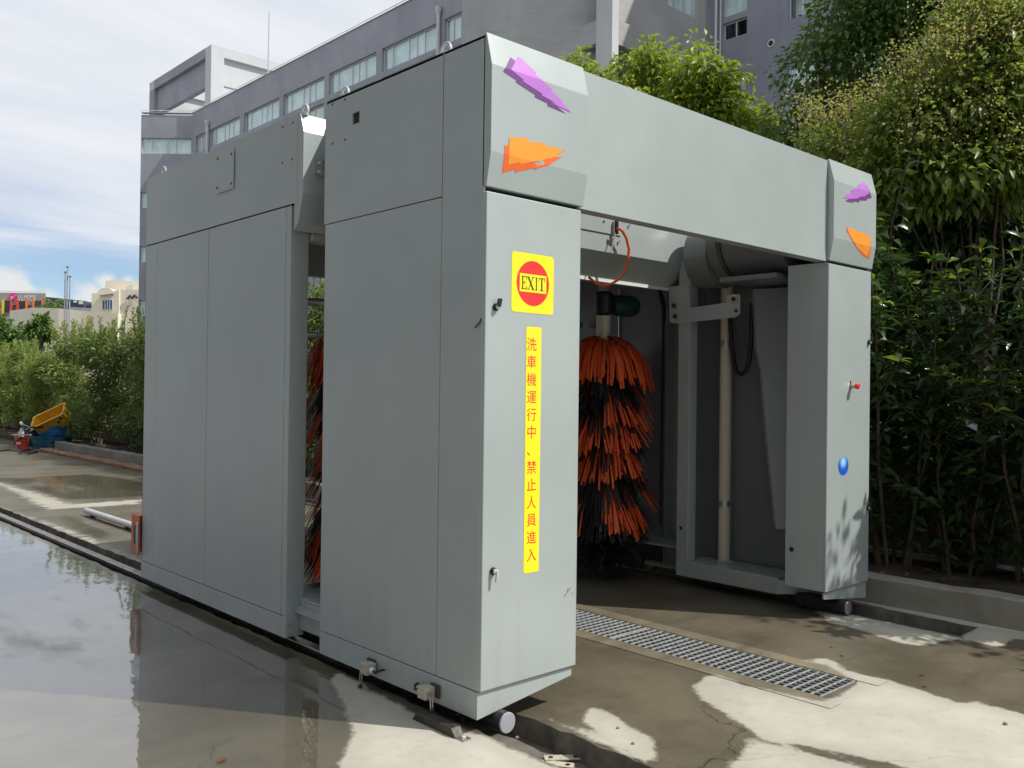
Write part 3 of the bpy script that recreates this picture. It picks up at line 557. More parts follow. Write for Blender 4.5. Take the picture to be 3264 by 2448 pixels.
MB().box(1.98, 2.42, 1.277, 1.2845, float(c[2])-0.045, float(c[2])+0.055).build('mounting_plate', 'paint', CW, 0.001)
for u, v in ((1926, 702), (2007, 716), (1954, 763), (1974, 768)):
    q = ony(u, v, 1.277); disc(q, 0.009, (0, -1, 0), 0.012, 6).build('bolt', 'galv', CW)
q = ony(1966, 720, 1.25); MB().box(q[0]-.008, q[0]+.008, 1.24, 1.265, q[2]-.06, q[2]+.05).build('hose_holder', 'black', CW)
pts = [ony(1820+.3165*a, 650+.3165*b_, 1.22) for a, b_ in ((470, 240), (520, 275), (560, 350), (585, 460), (575, 570), (540, 680), (480, 760), (400, 810), (330, 820), (260, 800), (210, 765), (180, 735))]
MB().tube(pts, 0.010, 8).build('air_hose', 'orange_tube', CW, smooth=True)
q = ony(1963, 742, 1.24); q2 = ony(1946, 806, 1.24); MB().tube([q, q2], 0.006, 6).build('rod', 'steel', CW)
# ---- lifting eyes
def eye(u, v, s=0, x=0.03, y=None):
    p_ = onx(u, v, x); yy = float(p_[1]) if y is None else y; mb = MB()
    mb.tube([(x, yy+0.034*math.cos(a), 3.068+0.010+0.036*math.sin(a)) for a in np.linspace(-0.3, math.pi+.3, 15)], 0.0085, 8)
    mb.lathe([(0.02, -0.012), (0.02, 0.006), (0.012, 0.012)], (x, yy, 3.066), 10); return mb.build('lifting_eye', 'galv', CW, smooth=True)
for u, v in ((1422, 150), (1100, 292), (972, 358), (522, 545)): eye(u, v)
for y in (0.27, 1.2, 1.75, 3.6): eye(0, 0, 1, W-0.03, y)
for u, v in ((1060, 333), (1099, 317), (1060, 458), (1100, 445)): q = onx(u, v, -0.0005); disc(q, 0.007, (-1, 0, 0), 0.001, 10).build('screw_hole', 'black', CW)
# ---- right column recess: post, channel, pipe, hose loop, nozzle, blowers, arm
XP = W-0.47
for s in (0, 1):
    mb = MB(); bxm(mb, s, 0.37, 0.47, 1.20, 1.31, 0.196, 2.52); mb.build('inner_post', 'paint', CW, 0.005)
    mb = MB(); bxm(mb, s, 0.10, 0.18, 1.00, 1.09, 0.196, 2.55); mb.build('guide_channel', 'shade_dark_sheet', CW, 0.003)
    pc = onz(2307, 1787, 0.197); px_ = float(pc[0]) if s else W-float(pc[0]); py_ = float(pc[1])
    MB().tube([(px_, py_, 0.197), (px_, py_, 2.42)], 0.046, 18).build('water_pipe', 'white_pipe', CW, smooth=True)
    for zz in (0.62, 1.86): MB().tube([(px_, py_, zz), (px_, py_, zz+0.045)], 0.049, 18).build('pipe_clamp', 'steel', CW, smooth=True)
    MB().lathe([(0.075, 0), (0.075, 0.012)], (px_, py_, 0.196), 4).build('pipe_foot', 'paint', CW)
    sx = -1 if s else 1
    # blowers, axis along y
    bxx = W-0.37 if s else 0.37
    MB().lathe([(0.25, 0), (0.30, 0.02), (0.30, 0.50), (0.285, 0.505), (0.285, 0.53), (0.30, 0.535), (0.30, 0.62), (0.24, 0.64)], (bxx, 0.31, 2.645), 36, (0, 1, 0)).build('blower_drum', 'shade_dark_sheet', CW, smooth=True)
    MB().lathe([(0.22, 0), (0.25, 0.02), (0.25, 0.22), (0.2, 0.25)], (bxx-sx*0.02, 0.955, 2.55), 32, (0, 1, 0)).build('blower_outlet', 'shade_dark_sheet', CW, smooth=True)
    rib = MB().lathe([(0.306, 0), (0.306, 0.012)], (bxx, 0.80, 2.645), 36, (0, 1, 0)).build('drum_band', 'gap', CW, smooth=True)
    MB().box(min(bxx-.3, bxx+.3), max(bxx-.3, bxx+.3), 0.34, 0.80, 2.30, 2.335).build('drum_shelf', 'shade_dark_sheet', CW, 0.003)
    # arm plate
    ax_ = XP-0.012 if s else W-XP+0.004
    pl = [(1.30, 2.46), (1.165, 2.46), (1.165, 2.135), (0.80, 2.095), (0.80, 2.215), (0.665, 2.215), (0.655, 2.20), (0.655, 1.965), (0.71, 1.925), (1.165, 1.93), (1.30, 1.925)]
    def yz(u, v): q = onx(u, v, XP-0.012); return (float(q[1]), float(q[2]))
    Z5 = lambda a, b_: yz(2100+.208*a, 800+.208*b_)
    pl = [Z5(155, 545), Z5(455, 520), Z5(480, 870), Z5(915, 810), Z5(1040, 790), Z5(1040, 685), Z5(1220, 660), Z5(1240, 680), Z5(1245, 960), Z5(1170, 1015), Z5(430, 1095), Z5(250, 1110), Z5(165, 1090)]
    MB().prism([(ax_, y, z) for y, z in pl], (0.008, 0, 0)).build('arm_plate', 'paint', CW)
    for a, b_, r_ in ((235, 840, .016), (250, 1005, .016), (1150, 735, .018), (1190, 915, .012)):
        y, z = Z5(a, b_); cx_ = ax_-0.0005 if s else ax_+.0085
        ax3 = (-1, 0, 0) if s else (1, 0, 0)
        disc((cx_, y, z), r_*1.9, ax3, 0.004, 14).build('washer', 'steel', CW); disc((cx_+ax3[0]*.004, y, z), r_, ax3, 0.006, 6).build('bolt', 'black', CW)
    # hanging hose loop
    hy = [Z5(825, 1080), Z5(870, 1400), Z5(905, 1660)]; x_h = px_-sx*0.0+(-0.06 if s else 0.06)
    L1 = [(2280, 1030), (2285, 1110), (2293, 1160), (2303, 1186), (2315, 1192), (2330, 1180), (2340, 1150), (2346, 1090), (2348, 1010), (2348, 960)]
    MB().tube([(x_h, *yz(u, v)) for u, v in [(2276, 960)]+L1], 0.017, 10).build('hose_loop', 'black', CW, smooth=True)
    # side air nozzle: folded tapering sheet
    xn = W-0.30 if s else 0.30
    def yzn(u, v): q = onx(u, v, W-0.30); return (float(q[1]), float(q[2]))
    lft = [yzn(2398, 924), yzn(2405, 1103), yzn(2423, 1183), yzn(2440, 1400), yzn(2462, 1616), yzn(2468, 1683)]
    mbn = MB(); nn = len(lft)
    for (y, z) in lft: mbn.v += [(xn, y, z), (xn-sx*(-0.02), y-0.03, z), (xn+sx*(-0.10), 0.30, z), (xn+sx*(-0.10), 0.292, z)]
    for i in range(nn-1):
        for j in range(3): a = 4*i+j; mbn.f.append((a, a+1, a+5, a+4))
    o = mbn.build('air_nozzle', 'nozzle_sheet', CW); md = o.modifiers.new('s', 'SOLIDIFY'); md.thickness = 0.004
    # bumper disc in the pit
    bc = ony(1617, 2304, -0.05) if s == 0 else ony(2703, 1938, -0.05); bxx2 = float(bc[0])
    MB().lathe([(0.046, 0), (0.047, 0.004), (0.047, 0.36)], (bxx2, -0.045, float(bc[2])), 24, (0, 1, 0)).build('buffer', 'black', CW, smooth=True); MB().lathe([(0.043, 0), (0.046, 0.003), (0.046, 0.008)], (bxx2, -0.055, float(bc[2])), 24, (0, 1, 0)).build('buffer_face', 'wall_grey' if s == 0 else 'shade_dark_sheet', CW, smooth=True)
    MB().box(bxx2-0.05, bxx2+0.05, 0.10, 0.30, 0.02, 0.10).build('buffer_bracket', 'black', CW)
    for yy in (0.45, 1.15): MB().lathe([(0.075, -0.02), (0.08, -0.015), (0.08, 0.015), (0.075, 0.02)], (mx(0.17, s), yy, 0.0745), 24, (1, 0, 0)).build('rail_wheel', 'dark_steel', CW, smooth=True)
    for yy in (1.95, 3.6): MB().lathe([(0.075, -0.02), (0.08, -0.015), (0.08, 0.015), (0.075, 0.02)], (mx(0.17, s), yy, 0.0745), 24, (1, 0, 0)).build('rail_wheel', 'dark_steel', CW, smooth=True)
# holes on the inner face of the right cabinet and base
for u, v in ((2523, 1751), ): q = onx(u, v, W-WD-0.0005); disc(q, 0.017, (-1, 0, 0), 0.001, 16).build('cable_hole', 'black', CW)
q = onx(2170, 1683, XP-0.001); disc(q, 0.014, (-1, 0, 0), 0.001, 16).build('cable_hole', 'black', CW)
q = onx(2385, 1845, XP-0.002); MB().box(XP-0.003, XP-0.0005, float(q[1])-.055, float(q[1])+.055, 0.10, 0.178).build('type_plate', 'beige_box', CW)
# ---- rear gantry
RY0, RY1 = 1.695, 3.893
def sy(u, v): return float(onx(u, v, 0)[1])
ysm = sorted([RY0, sy(903, 1300), sy(679, 1300), sy(657, 1300), sy(494, 1300), RY1])
for s in (0, 1):
    mb = MB(); bxm(mb, s, 0.010, 0.118, RY0+.012, RY1-.012, 0.07, 3.03); mb.build('rear_carcass', 'gap', CW)
    for a, b_ in zip(ysm[:-1], ysm[1:]):
        th = 0.0 if b_-a > 0.12 else 0.002
        mb = MB(); bxm(mb, s, th, 0.0095, a+0.0012, b_-0.0012, 0.186, 2.548); mb.build('rear_side_panel', 'paint', CW, 0.0018)
    # upper panel, slightly oil-canned
    gy = np.linspace(1.628, 3.885, 30); gz = np.linspace(2.556, 3.062, 8); V = []; Fq = []
    for y in gy:
        for z in gz:
            b0 = math.sin(math.pi*(y-1.628)/2.257)*math.sin(math.pi*(z-2.556)/.506)
            wv = 0.0045*b0*math.sin(y*3.3+z*2.0)+0.003*b0*math.cos(y*5.1-z*3.5); V.append((mx(-0.001+wv if s == 0 else -0.001, s), y, z))
    for i in range(29):
        for j in range(7):
            a = i*8+j; f = (a, a+1, a+9, a+8); Fq.append(f if s == 0 else f[::-1])
    o = np_mesh('rear_upper_panel', V, Fq, 'paint', parent=CW, smooth=True)
    mb = MB(); bxm(mb, s, -0.001, 0.011, RY0+0.001, RY1-.004, 0.060, 0.181); mb.build('rear_skirt', 'paint', CW, 0.003)
    mb = MB(); bxm(mb, s, 0.0, 0.118, RY0, RY0+0.011, 0.062, 2.55); mb.build('rear_front_flange', 'paint', CW, 0.003)
    mb = MB(); bxm(mb, s, 0.0, 0.118, RY1-0.011, RY1, 0.062, 3.03); mb.build('rear_back_flange', 'paint', CW, 0.003)
    mb = MB(); bxm(mb, s, 0.1185, 0.124, RY0+.012, RY1-.012, 0.20, 3.0); mb.build('rear_inner_sheet', 'shade_dark_sheet', CW)
    for zz in (0.085, 0.135):
        for xx in (0.03, 0.09): disc((mx(xx, s), RY0-.0005, zz), 0.007, (0, -1, 0), 0.006, 6).build('bolt', 'steel', CW)
    # tie beams between the two gantries
    mb = MB(); bxm(mb, s, 0.09, 0.40, LF+.001, RY0+.3, 0.265, 0.28); bxm(mb, s, 0.09, 0.10, LF+.001, RY0-.002, 0.10, 0.264); mb2 = mb
    mb.build('tie_plate', 'paint', CW, 0.003)
    mb = MB(); bxm(mb, s, 0.06, 0.09, LF+.001, RY0-.002, 0.20, 0.235); mb.build('tie_rib', 'paint', CW, 0.002)
    q = ony(1000, 532, 1.56); mb = MB(); bxm(mb, s, 0.075, 0.125, 1.555, 1.563, float(q[2])-.045, float(q[2])+.045); bxm(mb, s, 0.1255, 0.131, LF+.003, 1.563, float(q[2])-.045, float(q[2])+.045); mb.build('bracket', 'steel', CW, 0.001)
    for dz in (-.025, .025): disc((mx(.095, s), 1.5545, float(q[2])+dz), 0.010, (0, -1, 0), 0.012, 6).build('bolt', 'galv', CW)
MB().box(W-0.013, W-0.003, 1.331, 1.694, 0.20, 3.04).build('joint_cover', 'paint', CW)
# access plate on the rear upper panel
a, b_ = onx(690, 612, -0.004), onx(745, 473, -0.004); c = onx(745, 600, -.004)
MB().box(-0.0075, -0.004, float(c[1]), float(a[1]), float(c[2]), float(b_[2])).build('access_plate', 'paint', CW, 0.0015)
for u, v in ((694, 506), (738, 491), (692, 599), (737, 585)): q = onx(u, v, -0.0075); disc(q, 0.008, (-1, 0, 0), 0.004, 8).build('screw', 'dark_steel', CW)
for u, v in ((901, 405), (934, 391), (900, 519), (932, 508)): q = onx(u, v, -0.0005); disc(q, 0.007, (-1, 0, 0), 0.002, 10).build('screw_hole', 'black', CW)
# rear fascia and beams
pf = [(0.0, 1.66, 2.40), (0.0, 1.615, 2.44), (0.0, 1.565, 2.60), (0.0, 1.565, 2.95), (0.0, 1.605, 3.06), (0.0, 1.66, 3.06)]
MB().prism(pf, (W, 0, 0)).build('rear_fascia', 'paint', CW, 0.002)
MB().box(0.125, W-0.125, 1.662, 3.85, 2.98, 3.02).build('roof_sheet', 'shade_dark_sheet', CW)
MB().box(0.125, W-0.125, 3.80, 3.88, 2.45, 2.975).build('rear_beam', 'paint', CW, 0.003)
MB().box(0.125, W-0.125, 1.664, 1.80, 2.36, 2.40).build('carriage_beam', 'paint', CW, 0.003)
MB().tube([(0.2, 2.6, 2.10), (W-0.2, 2.6, 2.10)], 0.03, 12).build('cross_pipe', 'galv', CW, smooth=True)
MB().tube([(0.2, 3.3, 1.92), (W-0.2, 3.3, 1.92)], 0.022, 12).build('cross_pipe', 'galv', CW, smooth=True)
MB().tube([(W-0.13, 2.2, 0.3), (W-0.13, 2.2, 2.4)], 0.012, 8).build('spray_pipe', 'steel', CW, smooth=True)
# orange end stop box at the far end
ob = onx(432, 1725, 0.06); oy = RY1+0.004
MB().add([], []).obox((-0.02, oy, 0.22), (0.0, 0.14, 0), (0.012, 0, 0), (0, 0, 0.30)).build('stop_box_side', 'orange_steel', CW, 0.003)
MB().box(-0.02, 0.16, oy+0.14, oy+0.152, 0.22, 0.52).build('stop_box_face', 'orange_steel', CW, 0.003)
MB().box(-0.008, 0.16, oy, oy+0.139, 0.512, 0.522).build('stop_box_top', 'orange_steel', CW, 0.002)
MB().box(-0.0215, -0.0195, oy+0.02, oy+0.10, 0.30, 0.44).build('stop_box_window', 'black', CW)
MB().tube([(-0.028, oy-0.008, 0.225), (-0.034, oy-0.008, 0.235), (-0.034, oy-0.008, 0.465), (-0.028, oy-0.008, 0.475)], 0.011, 8).build('stop_handle', 'steel', CW, smooth=True)
# ---- brushes
def brush(cx_, cy_, seed):
    r_ = np.random.default_rng(seed); groups = {'bristle_orange': ([], [], []), 'bristle_black': ([], [], [])}
    def strip(pos0, th, ln_, a0, a1, orange, wdt, sp, seg=6, bend=1.5):
        V, Fq, C = groups['bristle_orange' if orange else 'bristle_black']; base = len(V); cr = r_.random(); p_ = np.array(pos0, float); tw0 = r_.uniform(-.35, .35)
        for q in range(seg+1):
            t_ = q/seg; a = th+sp*t_; rad = np.array((math.cos(a), math.sin(a), 0)); tan = np.array((-math.sin(a), math.cos(a), 0))
            pos = np.array((cx_, cy_, 0))+rad*p_[0]+np.array((0, 0, max(p_[1], 0.03)))
            tw = tan+np.array((0, 0, 1))*tw0*.5; V += [pos-tw*wdt, pos+tw*wdt]; C += [cr, cr]
            if q < seg: Fq.append((base+2*q, base+2*q+1, base+2*q+3, base+2*q+2))
            an = a0+(a1-a0)*min(1, t_*bend); p_ = p_+np.array((math.cos(an), -math.sin(an)))*ln_/seg
    tiers = [(1.93, 'O'), (1.90, 'O'), (1.72, 'K'), (1.64, 'o'), (1.50, 'K'), (1.38, 'o'), (1.24, 'K'), (1.13, 'o'), (0.99, 'K'), (0.89, 'o'), (0.77, 'K'), (0.72, 'o'), (0.66, 'K')]
    for i, (z0, kind) in enumerate(tiers):
        nt_ = 12 if kind in 'Oo' else 15; gap = r_.uniform(0, 6.28)
        for k in range(nt_):
            th0 = 2*math.pi*(k+0.5*(i % 3)+r_.uniform(-.2, .2))/nt_; orange = kind in 'Oo'
            if kind == 'o' and math.sin(2*th0+gap) < -.72: orange = False
            zz_ = z0+((0.06*math.sin(2*th0+gap*2)+0.05*math.sin(3*th0+gap)) if kind in 'oK' and z0 > .75 else 0)+r_.uniform(-.03, .03); ns = 13; L0 = r_.uniform(.46, .60) if orange else r_.uniform(.43, .51)
            b0 = r_.uniform(.0, .2) if kind == 'O' else r_.uniform(.25, .5); b1 = r_.uniform(1.2, 1.42) if kind == 'O' else r_.uniform(.95, 1.2)
            for j in range(ns):
                t_ = (j/(ns-1)-.5); th = th0+t_*(0.52 if kind == 'O' else .42)
                strip((0.055, zz_+r_.uniform(-.012, .012)), th, L0*r_.uniform(.9, 1.1), b0+r_.normal(0, .04), b1+r_.normal(0, .07), orange, .0078 if orange else .006, t_*.10+r_.normal(0, .06))
    for i in range(11):       # dense black bristles at the foot
        z0 = 0.46-0.034*i
        for k in range(110): strip((0.05, z0), r_.random()*6.283, r_.uniform(.26, .33), r_.uniform(.05, .3), r_.uniform(.3, .7), False, .003, r_.normal(0, .08), 3)
    sh = MB().tube([(cx_, cy_, 0.10), (cx_, cy_, 2.12)], 0.058, 18).build('brush_shaft', 'white_pipe', CW, smooth=True)
    for mt, (V, Fq, C) in groups.items():
        o = np_mesh(mt.replace('bristle_', '')+'_bristles', V, Fq, mt, C, CW); o.parent = sh; o['kind'] = 'stuff'
    MB().lathe([(0.05, 0), (0.075, .01), (0.08, 0.06), (0.08, 0.17), (0.05, 0.19)], (cx_, cy_, 2.13), 14).build('gearbox', 'black', CW, smooth=True)
    MB().lathe([(0.05, 0), (0.085, .02), (0.09, 0.18), (0.07, 0.24)], (cx_+.06, cy_-.02, 2.21), 14, (0.8, -0.35, 0)).build('brush_motor', 'motor_green', CW, smooth=True)
    MB().box(cx_-.03, cx_+.03, cy_-.03, cy_+.03, 2.31, 2.979).build('brush_hanger', 'paint', CW)
brush(3.00, 1.95, 3); brush(0.70, 1.95, 5)
MB().tube([(3.30, 1.62, 2.36), (3.34, 1.60, 2.2), (3.36, 1.62, 2.0), (3.36, 1.62, 0.4)], [0.02, 0.02, 0.014, 0.008], 8).build('supply_hose', 'black', CW, smooth=True)
# ---- limit switches on the skirt, and the ramp they run on
def switch(u, v, flip):
    c = onx(u, v, -0.045); y, z = float(c[1]), float(c[2]); f = -1 if flip else 1
    MB().box(-0.070, -0.014, y-0.030, y+0.030, z-0.032, z+0.022).build('limit_switch', 'beige_box', CW, 0.003)
    MB().box(-0.0135, -0.002, y-0.055 if flip else y-0.01, y+0.01 if flip else y+0.055, z-0.03, z+0.03).build('switch_plate', 'dark_steel', CW, 0.004)
    MB().lathe([(0.013, 0), (0.016, 0.006), (0.016, 0.014), (0.008, 0.022)], (-0.045, y-f*0.030, z-0.006), 12, (0, -f, 0)).build('cable_gland', 'white', CW, smooth=True)
    MB().tube([(-0.045, y-f*0.05, z-0.006), (-0.05, y-f*0.075, z-0.008), (-0.035, y-f*0.095, z+0.004), (-0.012, y-f*0.10, z+0.004)], 0.006, 8).build('cable', 'black', CW, smooth=True)
    ya = y+f*0.036
    MB().lathe([(0.012, 0), (0.012, 0.012)], (-0.05, ya-f*.006, z-0.01), 10, (0, f, 0)).build('pivot', 'steel', CW)
    zb = 0.050 if flip else 0.012
    for d in (-.006, .006): MB().tube([(-0.05+d, ya+f*.008, z-0.01), (-0.05+d, ya+f*0.018, zb)], 0.003, 6).build('lever', 'steel', CW)
    MB().lathe([(0.010, -.008), (0.010, .008)], (-0.05, ya+f*.018, zb), 10, (1, 0, 0)).build('roller', 'dark_steel', CW)
switch(1171, 2127, False); switch(1357, 2203, True)
rr = thing('switch_ramp', (-0.07, 0.13, 0), 'worn steel ramp bolted to the concrete under the front switch lever', 'ramp')
y0 = float(onz(1463, 2352)[1]); y1 = float(onz(1320, 2290)[1])
MB().prism([(-0.105, y0, 0.0), (-0.105, y0+0.03, 0.038), (-0.105, y1-0.03, 0.038), (-0.105, y1, 0.0)], (0.055, 0, 0)).build('ramp', 'dark_steel', rr, 0.004)
MB().box(-0.10, -0.055, y0-.05, y0-.001, 0.001, 0.006).build('foot', 'steel', rr); disc((-0.078, y0-.025, 0.006), 0.012, (0, 0, 1), 0.01, 6).build('anchor_bolt', 'galv', rr)
# ---- prints on the doors and fascias
def rrect(x0, x1, z0, z1, r_, n=6):
    pts = []
    for cx_, cz_, a0 in ((x1-r_, z1-r_, 0), (x0+r_, z1-r_, 90), (x0+r_, z0+r_, 180), (x1-r_, z0+r_, 270)):
        for k in range(n+1): a = R(a0+90*k/n); pts.append((cx_+r_*math.cos(a), cz_+r_*math.sin(a)))
    return pts
def flat(name, pts, y, mt, parent=CW):      # polygon (x, z) just proud of a front face
    n = len(pts); bm = bmesh.new(); vs = [bm.verts.new((p[0]-frame_of(parent)[0], y-frame_of(parent)[1], p[1]-frame_of(parent)[2])) for p in pts]
    f = bm.faces.new(vs); bm.normal_update()
    if f.normal.y > 0: f.normal_flip()
    bmesh.ops.triangulate(bm, faces=bm.faces[:]); me = bpy.data.meshes.new(name); bm.to_mesh(me); bm.free(); me.materials.append(M[mt]); o = link(name, me, parent)
    ORG[o.name] = frame_of(parent); return o
yd = DOOR
a, b_, c, d = [ony(u, v, yd) for u, v in ((1631, 801), (1765, 818), (1763, 1005), (1629, 992))]
ex0, ex1 = (a[0]+d[0])/2, (b_[0]+c[0])/2; ez1, ez0 = (a[2]+b_[2])/2, (c[2]+d[2])/2; ecx, ecz = (ex0+ex1)/2, (ez0+ez1)/2
es = flat('exit_sticker', rrect(ex0, ex1, ez0, ez1, 0.018), yd-.0012, 'print_yellow')
rc = (ex1-ex0)*0.385
flat('red_disc', [(ecx+rc*math.cos(a), ecz+rc*math.sin(a)) for a in np.linspace(0, 2*math.pi, 48, endpoint=False)], yd-.0018, 'print_red', es)
bw, bh = rc*0.82, rc*0.40
flat('yellow_band', [(ecx-bw, ecz-bh), (ecx+bw, ecz-bh), (ecx+bw, ecz+bh), (ecx-bw, ecz+bh)], yd-.0024, 'print_yellow', es)
def letter(rects, x, z, h, w_):
    mb = MB()
    for q in rects: mb.prism([(x+px*w_, yd-.0030, z+pz*h) for px, pz in q][::-1], (0, -0.0004, 0))
    return mb
bq = lambda x0, x1, z0, z1: [(x0, z0), (x1, z0), (x1, z1), (x0, z1)]
GL = {'E': [bq(.14, .30, 0, 1), bq(0, .44, 0, .04), bq(0, .44, .96, 1), bq(.3, .92, 0, .05), bq(.3, .88, .95, 1), [(.92, 0), (.97, .26), (.92, .26), (.84, .05)], [(.88, 1), (.93, .76), (.88, .76), (.80, .95)], bq(.3, .62, .49, .54), bq(.60, .65, .38, .65)],
      'X': [[(.02, 1), (.22, 1), (.98, 0), (.76, 0)], [(.80, 1), (.88, 1), (.20, 0), (.12, 0)], bq(-.04, .34, .96, 1), bq(.66, 1.0, .96, 1), bq(-.02, .32, 0, .04), bq(.66, 1.06, 0, .04)],
      'I': [bq(.40, .60, 0, 1), bq(.22, .78, 0, .04), bq(.22, .78, .96, 1)],
      'T': [bq(.41, .59, 0, 1), bq(.24, .76, 0, .04), bq(.02, .98, .95, 1), [(.02, .95), (.10, .95), (.05, .72), (0, .72)], [(.90, .95), (.98, .95), (1, .72), (.95, .72)]]}
lh = bh*1.42; xx = ecx-bw*0.88
for chs, lw in (('E', .30), ('X', .36), ('I', .22), ('T', .34)):
    letter(GL[chs], xx, ecz-lh/2, lh, bw*1.42*lw).build('exit_letter', 'print_ink', es); xx += bw*1.42*lw*1.03
a, b_ = ony(1675, 1041, yd), ony(1722, 1043, yd); c, d = ony(1670, 1827, yd), ony(1720, 1822, yd)
vs_ = flat('warning_strip', rrect((a[0]+c[0])/2, (b_[0]+d[0])/2, (c[2]+d[2])/2, (a[2]+b_[2])/2, 0.010), yd-.0012, 'print_yellow')
def glyph(ch, c, size, mt, parent, name, axes, thick=0.0):
    cu_ = bpy.data.curves.new('g', 'FONT'); cu_.body = ch; cu_.align_x = 'CENTER'; cu_.align_y = 'CENTER'; cu_.size = size; cu_.offset = thick
    t_ = bpy.data.objects.new('g', cu_); COL.objects.link(t_); bpy.context.view_layer.update()
    me = bpy.data.meshes.new_from_object(t_.evaluated_get(bpy.context.evaluated_depsgraph_get())); bpy.data.objects.remove(t_)
    og = frame_of(parent); ax, ay = map(np.array, axes)
    for v in me.vertices: p_ = np.array(c)+ax*v.co.x+ay*v.co.y-og; v.co = p_
    me.materials.clear(); me.materials.append(M[mt]); o = link(name, me, parent); ORG[o.name] = og; return o
txt = '洗車機運行中、禁止人員進入'
pa, pb = ony(1695, 1101, yd-.002), ony(1694, 1772, yd-.002)
for k, ch in enumerate(txt):
    t_ = k/12.0; p_ = pa+(pb-pa)*t_
    glyph(ch, (p_[0], yd-.0018, p_[2]), 0.064, 'print_red', vs_, 'warning_character', ((1, 0, 0), (0, 0, 1)))
def decal(name, px, mt, lift, parent=CW):
    bm = bmesh.new(); vs = []
    for u, v in px:
        q = ony(u, v, -0.042)
        for _ in range(3): q = ony(u, v, prof_y(max(2.392, min(3.068, float(q[2])))))
        vs.append(bm.verts.new((q[0], 0, q[2])))
    bm.faces.new(vs)
    for z in (2.54, 2.92):
        bmesh.ops.bisect_plane(bm, geom=bm.verts[:]+bm.edges[:]+bm.faces[:], plane_co=(0, 0, z), plane_no=(0, 0, 1))
    bmesh.ops.triangulate(bm, faces=bm.faces[:]); bm.normal_update()
    for f in bm.faces:
        if f.normal.y > 0: f.normal_flip()
    og = frame_of(parent)
    for v in bm.verts: v.co = (v.co.x-og[0], prof_y(v.co.z)-lift-og[1], v.co.z-og[2])
    me = bpy.data.meshes.new(name); bm.to_mesh(me); bm.free(); me.materials.append(M[mt]); o = link(name, me, parent); ORG[o.name] = og; return o
za = lambda *p: [(1300+.27125*a, .27125*b_) for a, b_ in p]; zb_ = lambda *p: [(1000+.4973*a, .4973*b_) for a, b_ in p]; zc_ = lambda *p: [(2164+.4973*a, .4973*b_) for a, b_ in p]
decal('purple_decal_shade', za((1205, 672), (1118, 840), (1275, 942), (1268, 967), (1495, 1115), (1487, 1140), (1645, 1218), (1635, 1242), (1855, 1335), (1640, 1160), (1355, 925), (1260, 715)), 'print_purple_dark', .0014)
decal('purple_decal', za((1290, 668), (1210, 820), (1355, 937), (1350, 957), (1575, 1103), (1570, 1122), (1720, 1205), (1715, 1225), (1922, 1325), (1815, 1212), (1817, 1190), (1695, 1080), (1690, 1050), (1500, 880), (1502, 850), (1310, 670)), 'print_purple', .0022)
decal('orange_decal_shade', zb_((1222, 932), (1208, 1107), (1288, 1085), (1290, 1105), (1412, 1076), (1412, 1090), (1490, 1058), (1490, 1068), (1590, 1005), (1500, 1008), (1260, 1040), (1260, 932)), 'print_orange_dark', .0014)
decal('orange_decal', zb_((1252, 880), (1370, 887), (1370, 908), (1482, 918), (1482, 938), (1553, 940), (1555, 957), (1618, 957), (1510, 1020), (1510, 1010), (1440, 1040), (1437, 1030), (1322, 1055), (1322, 1040), (1243, 1057)), 'print_orange', .0022)
decal('purple_decal_shade', zc_((1200, 1188), (1235, 1268), (1205, 1275), (1203, 1285), (1155, 1285), (1157, 1297), (1115, 1290), (1118, 1300), (1065, 1290), (1100, 1268), (1190, 1240)), 'print_purple_dark', .0014)
decal('purple_decal', zc_((1185, 1165), (1145, 1185), (1148, 1205), (1105, 1218), (1108, 1235), (1072, 1248), (1075, 1260), (1045, 1268), (1100, 1275), (1150, 1272), (1155, 1262), (1195, 1258), (1195, 1248), (1220, 1243)), 'print_purple', .0022)
decal('orange_decal_shade', zc_((1072, 1478), (1095, 1510), (1110, 1545), (1135, 1575), (1150, 1600), (1175, 1635), (1217, 1660), (1232, 1555), (1222, 1540), (1150, 1540), (1100, 1490)), 'print_orange_dark', .0014)
decal('orange_decal', zc_((1068, 1443), (1085, 1465), (1105, 1463), (1130, 1478), (1180, 1490), (1222, 1515), (1228, 1560), (1205, 1645), (1140, 1590), (1115, 1540), (1090, 1500)), 'print_orange', .0022)
# blue ball print on the right door
q = ony(2688, 1485, yd); q1 = ony(2704, 1485, yd); q2 = ony(2688, 1455, yd); rx, rz = float(q1[0]-q[0]), float(q2[2]-q[2])
flat('ball_decal', [(float(q[0])+rx*math.cos(a), float(q[2])+rz*math.sin(a)) for a in np.linspace(0, 2*math.pi, 40, endpoint=False)], yd-.0012, 'print_ball')
# door latches, emergency stop
def latch(u, v, col='steel', long=True):
    c = ony(u, v, yd); x, z = float(c[0]), float(c[2])
    b0 = MB().lathe([(0.016, 0), (0.018, 0.004), (0.014, 0.014)], (x, yd-.0005, z), 16, (0, -1, 0)).build('latch', 'black', CW, smooth=True)
    MB().lathe([(0.011, 0), (0.011, 0.008), (0.006, 0.010)], (x, yd-.0145, z), 12, (0, -1, 0)).build('latch_core', 'galv', b0, smooth=True)
    if long: MB().obox((x-.006, yd-.030, z-.045), (0.012, 0, 0), (0, 0.010, 0), (0.004, -0.004, 0.05)).build('latch_lever', col, b0, 0.002)
    else: MB().obox((x-.010, yd-.028, z), (0.020, 0, 0), (0, 0.014, 0), (0.010, 0, 0.038)).build('latch_lever', 'black', b0, 0.003)
latch(1579, 979, 'black', False); latch(1570, 1820, 'galv', True); latch(2768, 1091, 'black', False); latch(2764, 1618, 'black', False)
c = ony(2712, 1228, yd); x, z = float(c[0]), float(c[2])
